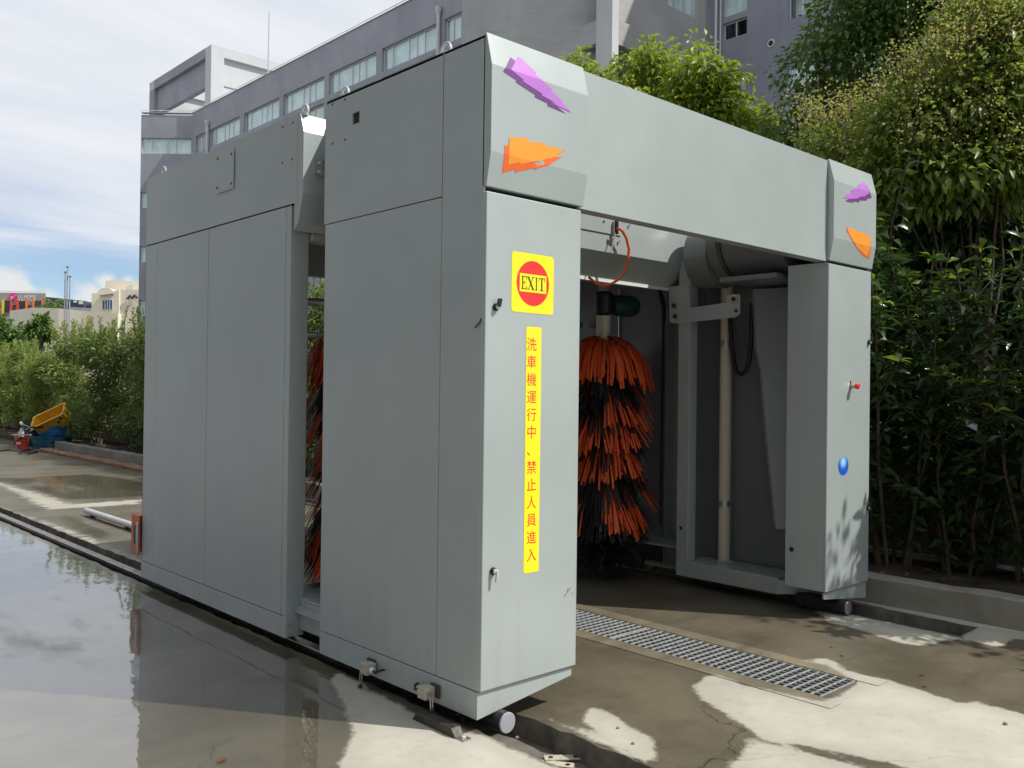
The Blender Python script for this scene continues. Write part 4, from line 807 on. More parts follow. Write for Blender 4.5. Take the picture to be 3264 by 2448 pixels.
MB().box(x-.012, x+.012, yd-.004, yd-.0006, z-.018, z+.030).build('stop_label', 'dark_steel', CW); MB().box(x-.006, x+.006, yd-.0055, yd-.0042, z+.014, z+.024).build('stop_label', 'print_yellow', CW)
MB().lathe([(0.016, 0), (0.016, 0.03)], (x, yd-.0045, z-.005), 14, (0, -1, 0)).build('stop_collar', 'steel', CW, smooth=True)
MB().lathe([(0.014, 0), (0.020, 0.005), (0.022, 0.018), (0.017, 0.024)], (x, yd-.035, z-.005), 18, (0, -1, 0)).build('stop_button', 'print_red', CW, smooth=True)
# scuff marks on the left door and a loose cable end at its edge
for u0, v0, u1, v1 in ((1806, 1893, 1811, 1876), (1813, 1885, 1818, 1873), (1800, 1902, 1803, 1893), (1822, 1894, 1828, 1889)):
    p_, q = ony(u0, v0, yd-.0008), ony(u1, v1, yd-.0008); MB().tube([p_, q], [0.0012, 0.002], 4).build('scuff_mark', 'dark_steel', CW)
MB().tube([onx(1534, 1015, -0.002), onx(1528, 1030, -0.006), onx(1514, 1044, -0.004)], 0.003, 6).build('cable_end', 'black', CW)
# ------------------------------------------------------------------ buildings
def facade(th, P0, P1, z0, z1, wins, mt='wall_grey', rev=0.16, name='wall'):
    P0 = np.array(P0, float); P1 = np.array(P1, float); Ld = np.linalg.norm(P1-P0); e = (P1-P0)/Ld; n = np.array((e[1], -e[0]))      # outward normal to the right of P0->P1
    S = uniq([0, Ld]+[q for w_ in wins for q in w_[:2]]); Z = uniq([z0, z1]+[q for w_ in wins for q in w_[2:4]])
    pt = lambda s, z, d=0.0: (P0[0]+e[0]*s-n[0]*d, P0[1]+e[1]*s-n[1]*d, z)
    mb = MB(); ix = {}
    def vi(s, z, d=0.0):
        k = (round(s, 4), round(z, 4), d)
        if k not in ix: ix[k] = len(mb.v); mb.v.append(pt(s, z, d))
        return ix[k]
    for sa, sb in zip(S[:-1], S[1:]):
        for za_, zb in zip(Z[:-1], Z[1:]):
            sm, zm = (sa+sb)/2, (za_+zb)/2
            if any(w_[0] < sm < w_[1] and w_[2] < zm < w_[3] for w_ in wins): continue
            mb.f.append((vi(sa, za_), vi(sb, za_), vi(sb, zb), vi(sa, zb)))
    for w_ in wins:
        s0, s1, a, b_ = w_[:4]
        for q in (((s0, a), (s1, a)), ((s1, a), (s1, b_)), ((s1, b_), (s0, b_)), ((s0, b_), (s0, a))):
            (sa, za_), (sb, zb) = q; k = len(mb.v); mb.v += [pt(sa, za_), pt(sb, zb), pt(sb, zb, rev), pt(sa, za_, rev)]; mb.f.append((k+3, k+2, k+1, k))
    wall = mb.build(name, mt, th)
    for w_ in wins:
        s0, s1, a, b_ = w_[:4]; style = w_[4] if len(w_) > 4 else 'curtain'; fr = MB(); dpt = rev*0.75; e3 = np.array((e[0], e[1], 0)); n3 = np.array((n[0], n[1], 0))
        bar = lambda sa, sb, za_, zb, d=dpt, tk=0.05: fr.obox(pt(sa, za_, d+tk), e3*(sb-sa), n3*tk, (0, 0, zb-za_))
        t_ = 0.05; bar(s0, s0+t_, a, b_); bar(s1-t_, s1, a, b_); bar(s0+t_, s1-t_, a, a+t_); bar(s0+t_, s1-t_, b_-t_, b_)
        cuts = w_[5] if len(w_) > 5 else [0.16, 0.46, 0.60, 0.74]
        for c in cuts: sc = s0+(s1-s0)*c; bar(sc-t_*.5, sc+t_*.5, a+t_, b_-t_, dpt+.004, .04)
        wo_ = fr.build('window', 'frame_white', th)
        mb = MB(); mb.obox(pt(s0+.02, a+.02, dpt+.034), e3*(s1-s0-.04), n3*.006, (0, 0, b_-a-.04)); mb.build('pane', 'glass' if style != 'dark' else 'glass_dark', wo_)
        if style == 'curtain':
            k0 = MB(); nn = max(8, int((s1-s0)/0.09))
            for i in range(nn+1):
                s_ = s0+(s1-s0)*i/nn; d = dpt+0.085+0.022*math.sin(i*1.9)+0.015*math.sin(i*0.7+s0); k0.v += [pt(s_, a, d), pt(s_, b_, d)]
            k0.f = [(2*i, 2*i+2, 2*i+3, 2*i+1) for i in range(nn)]; k0.build('curtain', 'curtain', wo_)
        else:
            mb = MB(); mb.obox(pt(s0-.02, a-.02, dpt+.5), e3*(s1-s0+.04), n3*.01, (0, 0, b_-a+.04)); mb.build('blind', 'dark_room' if style == 'dark' else 'curtain', wo_)
    return wall
XA = 21.0
AB = thing('office_block', (28, 40, 0), 'long grey plastered office block with rows of curtained windows and roof frame', 'building')
C0 = onx(614, 372, XA); yC = float(C0[1]); zpar = float(onx(900, 213, XA)[2])
zt1 = float(onx(1029, 244, XA)[2]); zb1 = float(onx(1029, 312, XA)[2]); zt2 = float(onx(1031, 328, XA)[2]); zb2 = zt2-(zt1-zb1)*1.0
# end bay facing the camera
rt2 = np.array((RT0[0], RT0[1])); fw2 = np.array((FW[0], FW[1]))
def on_plane(u, v, p, nrm): d = ray(u, v); nrm = np.array((nrm[0], nrm[1], 0)); return CAM+d*(((np.array((p[0], p[1], 0))-CAM)*np.array((1, 1, 0)))@nrm/(d@nrm))
CL = on_plane(450, 400, (XA, yC), fw2)
PR = onx(1487, 150, 19.0)                       # left end of the board-marked wall
yAend = 24.6
zz = lambda v: float(on_plane(530, v, (XA, yC), fw2)[2])
bayL = float(np.hypot(CL[0]-XA, CL[1]-yC)); rows = []
for vt, vb in ((440, 490), (613, 664), (786, 837), (957, 1010), (1130, 1180)):
    rows.append((0.04, bayL-0.06, zz(vb), zz(vt), 'curtain', [0.20, 0.52, 0.68]))
facade(AB, (CL[0], CL[1]), (XA, yC), 0, zz(367), rows)
# long facade
wy = []
for a, b_ in ((625, 655), (666, 764), (777, 889), (902, 1032), (1047, 1196), (1215, 1392), (1412, 1560)):
    wy.append((float(onx(a, 400, XA)[1]), float(onx(b_, 400, XA)[1])))
wins = []
for ya, yb in wy:
    s0, s1 = yC-ya, yC-yb
    for zt_, zb_2 in ((zt1, zb1), (zt2, zb2), (zb2-2.2, zb2-3.9), (zb2-4.3, zb2-6.0), (zb2-8.2, zb2-9.9)):
        if zb_2 > 0.3: wins.append((s0, s1, zb_2, zt_))
facade(AB, (XA, yC), (XA, yAend), 0, zpar, wins)
fp = [(CL[0], CL[1]), (XA, yC), (XA, yAend), (36, yAend), (36, 61), (23.5, 61)]
MB().prism([(x+.2, y, zpar-0.9) for x, y in fp], (0, 0, 0.12)).build('roof', 'wall_grey', AB)
MB().prism([(x, y, 0.0) for x, y in [(XA+0.9, yC-.5), (XA+0.9, yAend+.1), (35.8, yAend+.1), (35.8, 60.8), (24.2, 60.8)]], (0, 0, zpar-1.0)).build('core', 'dark_room', AB)
for i, (u0, x_) in enumerate(((0, 0),)):
    mb = MB()
    P = [(CL[0], CL[1]), (XA, yC), (XA, yAend)]
    for p_, q in zip(P[:-1], P[1:]):
        p3, q3 = np.array((*p_, zpar+.02)), np.array((*q, zpar+.02)); n_ = int(np.linalg.norm(q3-p3)/2)+1
        mb.tube([p3+(0, 0, .12), q3+(0, 0, .12)], 0.02, 5)
        for k in range(n_+1): a = p3+(q3-p3)*k/n_; mb.tube([a, a+(0, 0, .12)], 0.012, 4)
    mb.build('lightning_strap', 'drain_white', AB)
# coping
mb = MB()
for p_, q in zip(P[:-1], P[1:]):
    p_, q = np.array(p_), np.array(q); e = (q-p_)/np.linalg.norm(q-p_); n_ = np.array((e[1], -e[0])); mb.obox((*(p_+n_*.05), zpar+.002), (*(q-p_), 0), (*(-n_*.35), 0), (0, 0, .02))
mb.build('coping', 'wall_pale', AB)
# roof frame (concrete pergola)
kx = 21.6; kn = onx(674, 141, kx); kf = onx(477, 263, kx); zt = float(kn[2]); y0, y1 = float(kn[1]), float(kf[1]); x1 = 31.0
zb0 = zpar-0.9; pw = 0.85; bh_ = float(onx(674, 141, kx)[2]-onx(674, 172, kx)[2]); ph_ = float(onx(674, 141, kx)[2]-onx(674, 258, kx)[2])
for a, b_ in ((kx, y0), (x1, y0), (kx, y1-pw), (x1, y1-pw)): MB().box(a, a+pw, b_, b_+pw, zb0, zt-bh_).build('frame_post', 'wall_pale' if b_ == y0 else 'wall_grey', AB)
MB().box(kx, x1+pw, y0, y0+pw, zt-bh_, zt).build('frame_beam', 'wall_pale', AB); MB().box(kx, x1+pw, y1-pw, y1, zt-bh_, zt).build('frame_beam', 'wall_pale', AB)
MB().box(kx, kx+pw, y0+pw, y1-pw, zt-bh_, zt).build('frame_beam', 'wall_grey', AB); MB().box(x1, x1+pw, y0+pw, y1-pw, zt-bh_, zt).build('frame_beam', 'wall_pale', AB)
MB().box(kx+.25, kx+.6, y0+pw, y1-pw, zt-ph_, zt-bh_).build('frame_panel', 'wall_grey', AB); MB().box(kx+pw, x1, y0+.25, y0+.6, zt-ph_, zt-bh_).build('frame_panel', 'wall_pale', AB)
MB().box(x1+.25, x1+.6, y0+pw, y1-pw, zt-ph_, zt-bh_).build('frame_panel', 'wall_pale', AB); MB().box(kx+pw, x1, y1-.6, y1-.25, zt-ph_, zt-bh_).build('frame_panel', 'wall_pale', AB)
MB().box(kx+3, x1-1.5, y1-5.0, y1-2.0, zb0, zt-ph_*0.9).build('roof_hut', 'wall_pale', AB)
# antenna
p_ = onx(855, 240, XA+1.0); q = onx(855, 37, XA+1.0); MB().tube([(p_[0], p_[1], zpar-.8), (p_[0], p_[1], q[2])], [.06, .03], 6).build('antenna', 'galv', AB)
# drainpipes on the long facade
for u, v in ((1398, 22), (661, 385)):
    p_ = onx(u, v, XA-0.12); mb = MB().tube([(XA-.12, p_[1], 0.3), (XA-.12, p_[1], p_[2]-.25)], 0.085, 10); mb.lathe([(.10, 0), (.15, .18), (.15, .3)], (XA-.12, p_[1], float(p_[2])-.3), 10); mb.build('drainpipe', 'drain_white', AB, smooth=True)
# ---- wing with the board-marked wall, loggia and plain facade
BB = thing('apartment_wing', (28, 16, 0), 'tall blue-grey apartment wing with pale pillar and loggia behind the lime trees', 'building')
TOP = 26.0
pr0 = np.array((PR[0], PR[1])); wr = on_plane(1915, 150, pr0, fw2)
e2 = pr0-np.array((wr[0], wr[1])); e2 /= np.linalg.norm(e2)
MB().prism([(pr0[0], pr0[1], 0), (wr[0], wr[1], 0), (wr[0]+4, wr[1]+6, 0), (pr0[0]+4, pr0[1]+5.5, 0)], (0, 0, TOP-.1)).build('end_block', 'wall_board', BB)
QX, QY = 22.0, 18.5; PWX = float(ony(1972, 100, QY)[0])-QX; PWY = float(onx(1900, 100, QX)[1])-QY
MB().box(QX, QX+PWX, QY, QY+PWY, 0, TOP).build('pillar', 'wall_pale', BB)
zbt, zbb = float(onx(1900, 64, QX)[2]), float(onx(1900, 137, QX)[2])
for k in range(-3, 4):
    dz = k*3.4
    if zbb+dz < 0.5: continue
    MB().box(QX+.03, QX+.33, QY+PWY, QY+PWY+5.0, zbb+dz, zbt+dz).build('loggia_beam', 'wall_board', BB)
    if k <= 0:
        MB().box(QX+PWX, 28.2, QY+.03, QY+.30, zbb+dz-.15, zbt+dz-.1).build('loggia_beam', 'wall_board', BB)
        MB().box(QX+.34, 28.2, QY+.31, QY+6, zbt+dz-.30, zbt+dz-.12).build('loggia_slab', 'wall_pale', BB)
xI = 28.2; zD = zbt-0.1
wl = float(ony(2130, 20, QY+.31)[0])-QX; wr_ = float(ony(2222, 20, QY+.31)[0])-QX; wz0 = float(ony(2180, 40, QY+.31)[2])
facade(BB, (QX+PWX, QY+.31), (xI, QY+.31), zD, TOP, [(wl-PWX, min(wr_-PWX, xI-QX-PWX-.2), wz0, wz0+1.6, 'curtain', [0.33, 0.66])], 'wall_board')
facade(BB, (QX+1.2, QY+3.2), (xI, QY+3.2), 0, zD, [], 'wall_blue')
wins = []
def bw(u0, u1, vt, vb, style='curtain', cuts=(0.5,)):
    a = onx(u0, (vt+vb)/2, xI); b2 = onx(u1, (vt+vb)/2, xI); t_ = onx((u0+u1)/2, vt, xI); bt = onx((u0+u1)/2, vb, xI)
    wins.append((QY+.31-float(a[1]), QY+.31-float(b2[1]), float(bt[2]), float(t_[2]), style, list(cuts)))
bw(2306, 2382, -60, 44); bw(2304, 2381, 64, 118, 'dark', (0.5,)); bw(2326, 2378, 238, 330); bw(2512, 2598, -40, 50, 'blind', (0.5,)); bw(2510, 2600, 190, 270); bw(2326, 2378, 352, 430, 'dark'); bw(2700, 2800, 150, 260); bw(2880, 2990, 60, 170)
bw(2786, 2832, 690, 760, 'dark'); bw(2850, 2960, 660, 790, 'blind', (0.33, 0.66))
facade(BB, (xI, QY+.31), (xI, -14), 0, TOP, wins, 'wall_blue')
MB().prism([(QX+1, QY+.5, TOP-.2), (xI+.1, QY+.5, TOP-.2), (xI+.1, -13.9, TOP-.2), (40, -13.9, TOP-.2), (40, 28, TOP-.2), (QX+1, 28, TOP-.2)], (0, 0, .15)).build('roof', 'wall_grey', BB)
MB().box(40, 40.3, -14, 28, 0, TOP).build('back_wall', 'wall_grey', BB); MB().box(xI+1.2, xI+1.3, -13.9, QY, 0, TOP-.3).build('core', 'dark_room', BB); MB().box(xI, 40, -14.3, -14.0, 0, TOP).build('end_wall', 'wall_blue', BB)
p_ = onx(2262, 100, xI-.12)
for dy in (0, .22): MB().tube([(xI-.12, p_[1]-dy-.3, 0), (xI-.12, p_[1]-dy-.3, TOP-1)], 0.06 if dy == 0 else .03, 8).build('drainpipe', 'drain_white', BB, smooth=True)
q = onx(2458, 138, xI-.01); MB().lathe([(.16, 0), (.16, .02)], q, 14, (-1, 0, 0)).build('vent_hole', 'frame_white', BB); MB().lathe([(.10, 0), (.10, .02)], q+np.array((-.02, 0, 0)), 14, (-1, 0, 0)).build('vent_hole', 'dark_room', BB)
# blue glazed shopfront low on the wing
xg = xI-0.6; p0 = onx(2770, 900, xg); p1 = onx(2965, 900, xg); zl = 0.0; zh = float(onx(2860, 640, xg)[2])
sf = MB(); ya, yb = float(p1[1]), float(p0[1]); sf.box(xg, xg+.1, ya, yb, 0, zh); sg_ = sf.build('shopfront', 'glass_blue', BB)
for k in range(5): y = ya+(yb-ya)*k/4; MB().box(xg-.05, xg-.002, y-.06, y+.06, 0, zh).build('mullion', 'frame_white', sg_)
for k in range(6): z = zh*k/5; MB().box(xg-.04, xg-.001, ya, yb, z-.05, z+.05).build('transom', 'frame_white', sg_)
# ---- building added across the yard, out of view, to shade the machine's left side
SB = thing('shade_building', (-14, 6, 0), 'plain grey building added out of view to shade the left of the machine', 'building')
facade(SB, (-8.0, -22), (-8.0, 34), 0, 16, [(4+6*k, 7.5+6*k, 2.0+4*j, 3.6+4*j, 'dark', [0.5]) for k in range(8) for j in range(3)], 'wall_grey')
MB().box(-24, -8.4, -22, 34, 0, 15.9).build('block', 'wall_grey', SB)
# ---- far buildings on the left
def fbox(mb, u0, u1, v0, v1, dep, thick=8.0):      # box facing the camera at a given depth, from its pixel rectangle
    a = ond(u0, v1, dep); s = dep/FPX; return mb.obox((a[0], a[1], a[2]), rt3*(u1-u0)*s, FWU*thick, (0, 0, (v1-v0)*s))
rt3 = np.array((RT0[0], RT0[1], 0)); fw3 = np.array((FW[0], FW[1], 0)); fw3 /= np.linalg.norm(fw3)
FWU = ray(100, 1000)*np.array((1, 1, 0)); FWU /= np.linalg.norm(FWU)
UH = thing('sign_building', tuple(ond(20, 1200, 150)*np.array((1, 1, 0))), 'flat grey building with a pink flower logo and white lettering', 'building')
D = 150.0
fbox(MB(), -400, 145, 928, 968, D, 20).build('sign_band', 'sign_band', UH); fbox(MB(), -400, 143, 968, 1230, D+.6, 19).build('wall', 'wall_pale', UH); fbox(MB(), -400, 143, 921, 928, D+.5, 19).build('roof_edge', 'white', UH)
for u0, u1 in ((-70, -32), (13, 31), (60, 80), (110, 131)):
    wi = fbox(MB(), u0, u1, 958, 993, D-.1, .5).build('window', 'slate', UH)
    for k, (a, b_, mt) in enumerate(((u0-8, u0, 'accent_yellow' if u0 < 20 else 'accent_red' if u0 < 90 else 'accent_orange'), (u1, u1+8, 'accent_red' if u0 < 40 else 'accent_orange'))): fbox(MB(), a, b_, 956, 1000, D-.5, 1.0).build('reveal', mt, wi)
def ft(s, u, v, hpx, name, parent, mt, dep): c = ond(u, v, dep); sz = hpx*dep/FPX; return glyph(s, c, sz, mt, parent, name, (rt3, (0, 0, 1)))
for k, ch in enumerate('U-HOME'): ft(ch, 62+k*9.8, 946, 15, 'sign_letter', UH, 'white', D-.3)
for k, ch in enumerate('友朋人才公寓'): ft(ch, 60+k*10.0, 956.5, 8, 'sign_letter', UH, 'white', D-.3)
c = ond(41, 945, D-.25); s = D/FPX
fl = MB(); pts = [c+rt3*(11.5+2.0*math.cos(6*a))*s*math.cos(a)+np.array((0, 0, 1))*(11.5+2.0*math.cos(6*a))*s*math.sin(a) for a in np.linspace(0, 2*math.pi, 48, endpoint=False)]
lg = fl.prism(pts, fw3*.15).build('flower_logo', 'accent_pink', UH)
ck = [c-fw3*.05+rt3*a*s+np.array((0, 0, b_))*s for a, b_ in ((-7, 1), (-4, -4), (0, -1), (7, 5), (7, 3.5), (0, -4), (-4, -8), (-8, -1))]; MB().prism(ck, fw3*.04).build('tick_mark', 'white', lg)
CB = thing('cream_building', tuple(ond(380, 1200, 95)*np.array((1, 1, 0))), 'cream building with arched gable and large square window', 'building'); D = 95.0
u_ = lambda a, b_: (a*.20796, 760+b_*.20796)      # from the enlarged crop
def cp(pts, dep, thick, mt, name, parent):
    P_ = [ond(*u_(a, b_), dep) for a, b_ in pts]; return MB().prism(P_[::-1], fw3*thick).build(name, mt, parent)
arc = [(1500+120*(1-math.cos(t_))*0.98, 830-75*math.sin(t_)) for t_ in np.linspace(0.1, math.pi-.1, 14)]
cp([(1405, 2400), (1405, 850), (1490, 830)]+arc+[(1745, 800), (1825, 790), (1825, 2400)], D, 10, 'cream', 'gable_wall', CB)
cp([(1825, 2400), (1825, 785), (2330, 790), (2330, 2400)], D+.3, 12, 'cream', 'side_wall', CB); cp([(1615, 830), (1615, 655), (1710, 640), (2330, 670), (2330, 830)], D+3, 9, 'cream', 'roof_block', CB)
wo_ = cp([(1560, 1100), (1560, 940), (1725, 930), (1725, 1090)], D-.06, .5, 'frame_white', 'window', CB); cp([(1572, 1088), (1572, 952), (1715, 942), (1715, 1078)], D-.10, .03, 'glass_blue', 'pane', wo_)
for k in range(3): cp([(1605+k*36, 1086), (1605+k*36, 950), (1612+k*36, 950), (1612+k*36, 1086)], D-.14, .03, 'frame_white', 'mullion', wo_)
cp([(1520, 880), (1520, 868), (1728, 840), (1728, 852)], D-.35, .4, 'sign_band', 'canopy', CB); cp([(1965, 795), (1965, 720), (2045, 720), (2045, 800)], D+2.9, .2, 'wall_pale', 'louvre', CB)
sc_ = [ond(*u_(1940+a, 905+20*math.sin(a*.09)-a*.12+10*math.sin(a*.31)), D+.1) for a in range(0, 175, 5)]; MB().tube(sc_, 0.10, 5).build('script_sign', 'slate', CB)
CP = thing('cream_podium', tuple(ond(200, 1200, 88)*np.array((1, 1, 0))), 'low cream podium wall with a rounded corner', 'building'); D = 88.0
top = [(150, 1110), (480, 1062), (520, 1060), (900, 1070), (1250, 1110), (1810, 1145)]; base = []
vs = []; n_ = len(top); dd = [D+14, D+2, D, D-.5, D-.5, D-.8]
for (a, b_), d_ in zip(top, dd):
    q = ond(*u_(a, b_), d_); vs += [q, np.array((q[0], q[1], 0))]
mb = MB().add(vs, [(2*i, 2*i+1, 2*i+3, 2*i+2) for i in range(n_-1)]); o = mb.build('wall', 'cream', CP); md = o.modifiers.new('s', 'SOLIDIFY'); md.thickness = .6; md.offset = -1
SL = thing('slate_block', tuple(ond(220, 1200, 170)*np.array((1, 1, 0))), 'dark slate block with small white windows behind the flagpoles', 'building'); D = 170.0
cp([(700, 2300), (700, 895), (1285, 955), (1285, 2300)], D, 14, 'slate', 'wall', SL); cp([(1285, 2300), (1285, 1030), (1395, 1010), (1395, 2300)], D+1, 12, 'slate', 'wing', SL)
for a, b_, c_, d_ in ((1125, 950, 1175, 985), (1205, 958, 1270, 1008), (930, 935, 985, 975)): cp([(a, d_), (a, b_), (c_, b_), (c_, d_)], D-.1, .3, 'frame_white', 'window', SL)
cp([(1060, 2300), (1060, 1050), (1400, 1070), (1400, 2300)], D-6, 4, 'wall_grey', 'low_roof', SL)
for u, v, lab in ((208, 868, 'middle-height grey flagpole, left of the tallest pole'.replace(', left of the tallest pole', ' of three')), (215.5, 851, 'tallest grey flagpole of three'), (223, 882, 'shortest grey flagpole of three')):
    t_ = ond(u, v, 80); fpo = thing('flagpole', (t_[0], t_[1], 0), lab, 'flagpole', 'three bare flagpoles'); MB().tube([(t_[0], t_[1], 0), t_], [.075, .05], 8).build('pole', 'wall_grey', fpo, smooth=True); MB().lathe([(.05, -.05), (.14, 0), (.16, .05), (.04, .12)], t_, 8).build('finial', 'sign_band', fpo)

# ------------------------------------------------------------------ tubs, bucket and hose by the hedge
def tub(name, c, l_, w_, h_, mt, label, cat, rot=(0, 0, 0), wall=0.03, rim=0.03, taper=0.86, rad=0.16, holes=()):
    """open-topped rounded tub, bottom centre at c"""
    th = thing(name, (0, 0, 0), label, cat); ORG[th.name] = np.zeros(3)
    def ring(l2, w2, z, n=7):
        pts = []; r_ = min(rad, l2/2*.98, w2/2*.98)
        for cx_, cy_, a0 in ((l2/2-r_, w2/2-r_, 0), (-l2/2+r_, w2/2-r_, 90), (-l2/2+r_, -w2/2+r_, 180), (l2/2-r_, -w2/2+r_, 270)):
            for k in range(n): a = R(a0+90*k/(n-1)); pts.append((cx_+r_*math.cos(a), cy_+r_*math.sin(a), z))
        return pts
    rings = [ring(l_*taper, w_*taper, 0), ring(l_*(taper*.5+.5), w_*(taper*.5+.5), h_*.5), ring(l_, w_, h_-.02), ring(l_+rim*2, w_+rim*2, h_-.02), ring(l_+rim*2, w_+rim*2, h_), ring(l_-wall, w_-wall, h_), ring(l_*taper-wall*2, w_*taper-wall*2, wall)]
    mb = MB(); n = len(rings[0]); mb.v = [q for r_ in rings for q in r_]
    for i in range(len(rings)-1):
        for j in range(n): a, b_ = i*n+j, i*n+(j+1) % n; mb.f.append((a, b_, b_+n, a+n))
    mb.f.append(tuple(range(n))[::-1]); mb.f.append(tuple((len(rings)-1)*n+j for j in range(n)))
    o = mb.build('shell', mt, th, smooth=True)
    for (px, py, pz, ax) in holes: MB().lathe([(.03, 0), (.03, .012)], (px, py, pz), 12, ax).build('hole', 'black', th)
    th.location = c; th.rotation_euler = rot; return th
g = onz(205, 1428); gx, gy = 3.55, 20.6
bt = ond(162, 1385, 21.5)
t1 = tub('wash_tub', (float(ond(166, 1425, 21.4)[0]), float(ond(166, 1425, 21.4)[1]), 0.0), 0.86, 0.55, 0.26, 'plastic_teal', 'grimy teal plastic tub at the bottom of the stack by the hedge', 'tub', (0, 0, -YAW), holes=((0.15, -.262, .13, (0, -1, 0)),))
c1 = ond(170, 1385, 21.5); t2 = tub('wash_tub', (float(c1[0]), float(c1[1]), 0.265), 0.66, 0.48, 0.24, 'plastic_blue', 'bright blue plastic tub wedged between the teal and yellow tubs', 'tub', (R(4), R(-9), -YAW))
c2 = ond(182, 1368, 21.5); t3 = tub('storage_crate', (float(c2[0]), float(c2[1]), 0.52), 0.80, 0.46, 0.34, 'plastic_yellow', 'tilted yellow plastic crate on top of the blue tubs', 'crate', (R(38), R(-26), -YAW), rad=0.05, taper=0.9, holes=((0.2, -.2235, .18, (0, -1, 0)), (0.30, -.229, .25, (0, -1, 0))))
c3 = ond(104, 1425, 21.7); t4 = tub('barrel', (float(c3[0]), float(c3[1]), 0.0), 0.42, 0.42, 0.52, 'plastic_navy', 'dark navy plastic barrel behind the teal tub', 'barrel', (0, 0, 0), rad=0.21, taper=0.92)
c4 = onz(70, 1433); BK = thing('bucket', tuple(c4), 'red plastic bucket with wire handle standing on the concrete', 'bucket')
MB().lathe([(0.115, 0), (0.15, .30), (0.165, .30), (0.165, .325), (0.14, .325), (0.10, .02)], c4, 24).build('body', 'plastic_red', BK, smooth=True)
MB().tube([np.array(c4)+np.array((0.16*math.cos(a)*RT0[0], 0.16*math.cos(a)*RT0[1], .31-0.10*math.sin(a))) for a in np.linspace(0, math.pi, 12)], 0.005, 5).build('handle', 'steel', BK)
a_ = np.array(c4)+FW*np.array((1, 1, 0))*(-.156); MB().obox(a_-rt3*.05+np.array((0, 0, .13)), rt3*.10, -fw3*.003, (0, 0, .05)).build('paper_label', 'white', BK)
MB().obox(np.array(c4)-rt3*.22+np.array((0, 0, .328))-fw3*.08, rt3*.40, fw3*.16, (0, 0, .018)).build('lid_board', 'wall_pale', BK)
HS = thing('pressure_hose', tuple(onz(85, 1440)), 'black pressure hose coiled on the concrete in front of the red bucket', 'hose')
pts = [onz(u, v, .014+.02*(i % 2)) for i, (u, v) in enumerate([(-40, 1440), (0, 1437), (30, 1434), (55, 1437), (90, 1443), (118, 1438), (108, 1432), (70, 1436), (60, 1445), (90, 1447), (120, 1440), (100, 1434), (62, 1439)])]
pts += [ond(44, 1420, 20.3), ond(48, 1408, 20.3), ond(70, 1395, 20.4), ond(95, 1375, 20.6), ond(112, 1365, 20.7), ond(128, 1364, 20.9)]
MB().tube(pts, 0.015, 7).build('hose', 'black', HS, smooth=True)
SP = thing('spray_lance', tuple(ond(85, 1365, 20.9)), 'grey spray lance with white tip leaning across the bucket', 'spray gun'); MB().tube([ond(74, 1353, 20.9), ond(95, 1362, 20.9), ond(82, 1370, 20.8)], .012, 6).build('lance', 'steel', SP); MB().lathe([(.02, 0), (.035, .03), (.03, .08), (.01, .1)], ond(72, 1356, 20.9), 10, (-.3, .3, .6)).build('tip', 'white', SP); MB().tube([ond(95, 1362, 20.9), ond(140, 1362, 21.2)], .02, 6).build('grip', 'black', SP)
SP2 = thing('detergent_bottle', tuple(ond(68, 1392, 20.6)), 'pale yellow bottle standing on the bucket lid', 'bottle'); MB().lathe([(.06, 0), (.065, .1), (.03, .16), (.025, .2)], ond(68, 1392, 20.3), 12).build('body', 'wall_pale', SP2, smooth=True)
# ------------------------------------------------------------------ vegetation
def leaves(C, D_, size, asp, r_, droop=0.3, fold=0.18, sizes=None):
    """leaf blades (4 triangles as 2 folded quads) at centres C pointing along D_"""
    n = len(C); d = D_/np.linalg.norm(D_, axis=1)[:, None]; d[:, 2] -= droop; d /= np.linalg.norm(d, axis=1)[:, None]
    up = r_.normal(0, .45, (n, 3))+np.array((0, 0, 1.0)); s = np.cross(d, up); s /= np.linalg.norm(s, axis=1)[:, None]+1e-9; u = np.cross(s, d)
    L_ = (size*r_.uniform(.65, 1.25, n) if sizes is None else sizes)[:, None]; w_ = L_*asp
    base = C; tip = C+d*L_-u*L_*0.18; m = C+d*L_*0.5+u*L_*0.04
    l1 = m+s*w_*.5+u*w_*fold; r1 = m-s*w_*.5+u*w_*fold
    V = np.stack([base, l1, m, r1, tip], 1).reshape(-1, 3); k = np.arange(n)*5
    F_ = np.concatenate([np.stack([k, k+2, k+1], 1), np.stack([k, k+3, k+2], 1), np.stack([k+2, k+4, k+1], 1), np.stack([k+2, k+3, k+4], 1)])
    return V, F_
def limb_path(a, b_, r_, wob=0.12, n=5):
    a, b_ = np.array(a, float), np.array(b_, float); L_ = np.linalg.norm(b_-a); P_ = []
    for i in range(n+1):
        t_ = i/n; P_.append(a+(b_-a)*t_+(r_.normal(0, wob*L_*.12, 3) if 0 < i < n else 0))
    return P_
def crown_points(lobes, ncl, r_, shell=0.55):
    vol = np.array([l[3]*l[4]*l[5] for l in lobes]); pick = r_.choice(len(lobes), ncl, p=vol/vol.sum()); lb = np.array(lobes)[pick]
    d = r_.normal(0, 1, (ncl, 3)); d /= np.linalg.norm(d, axis=1)[:, None]; rad = shell+(1-shell)*r_.random(ncl)**.6
    return lb[:, :3]+d*lb[:, 3:6]*rad[:, None], d
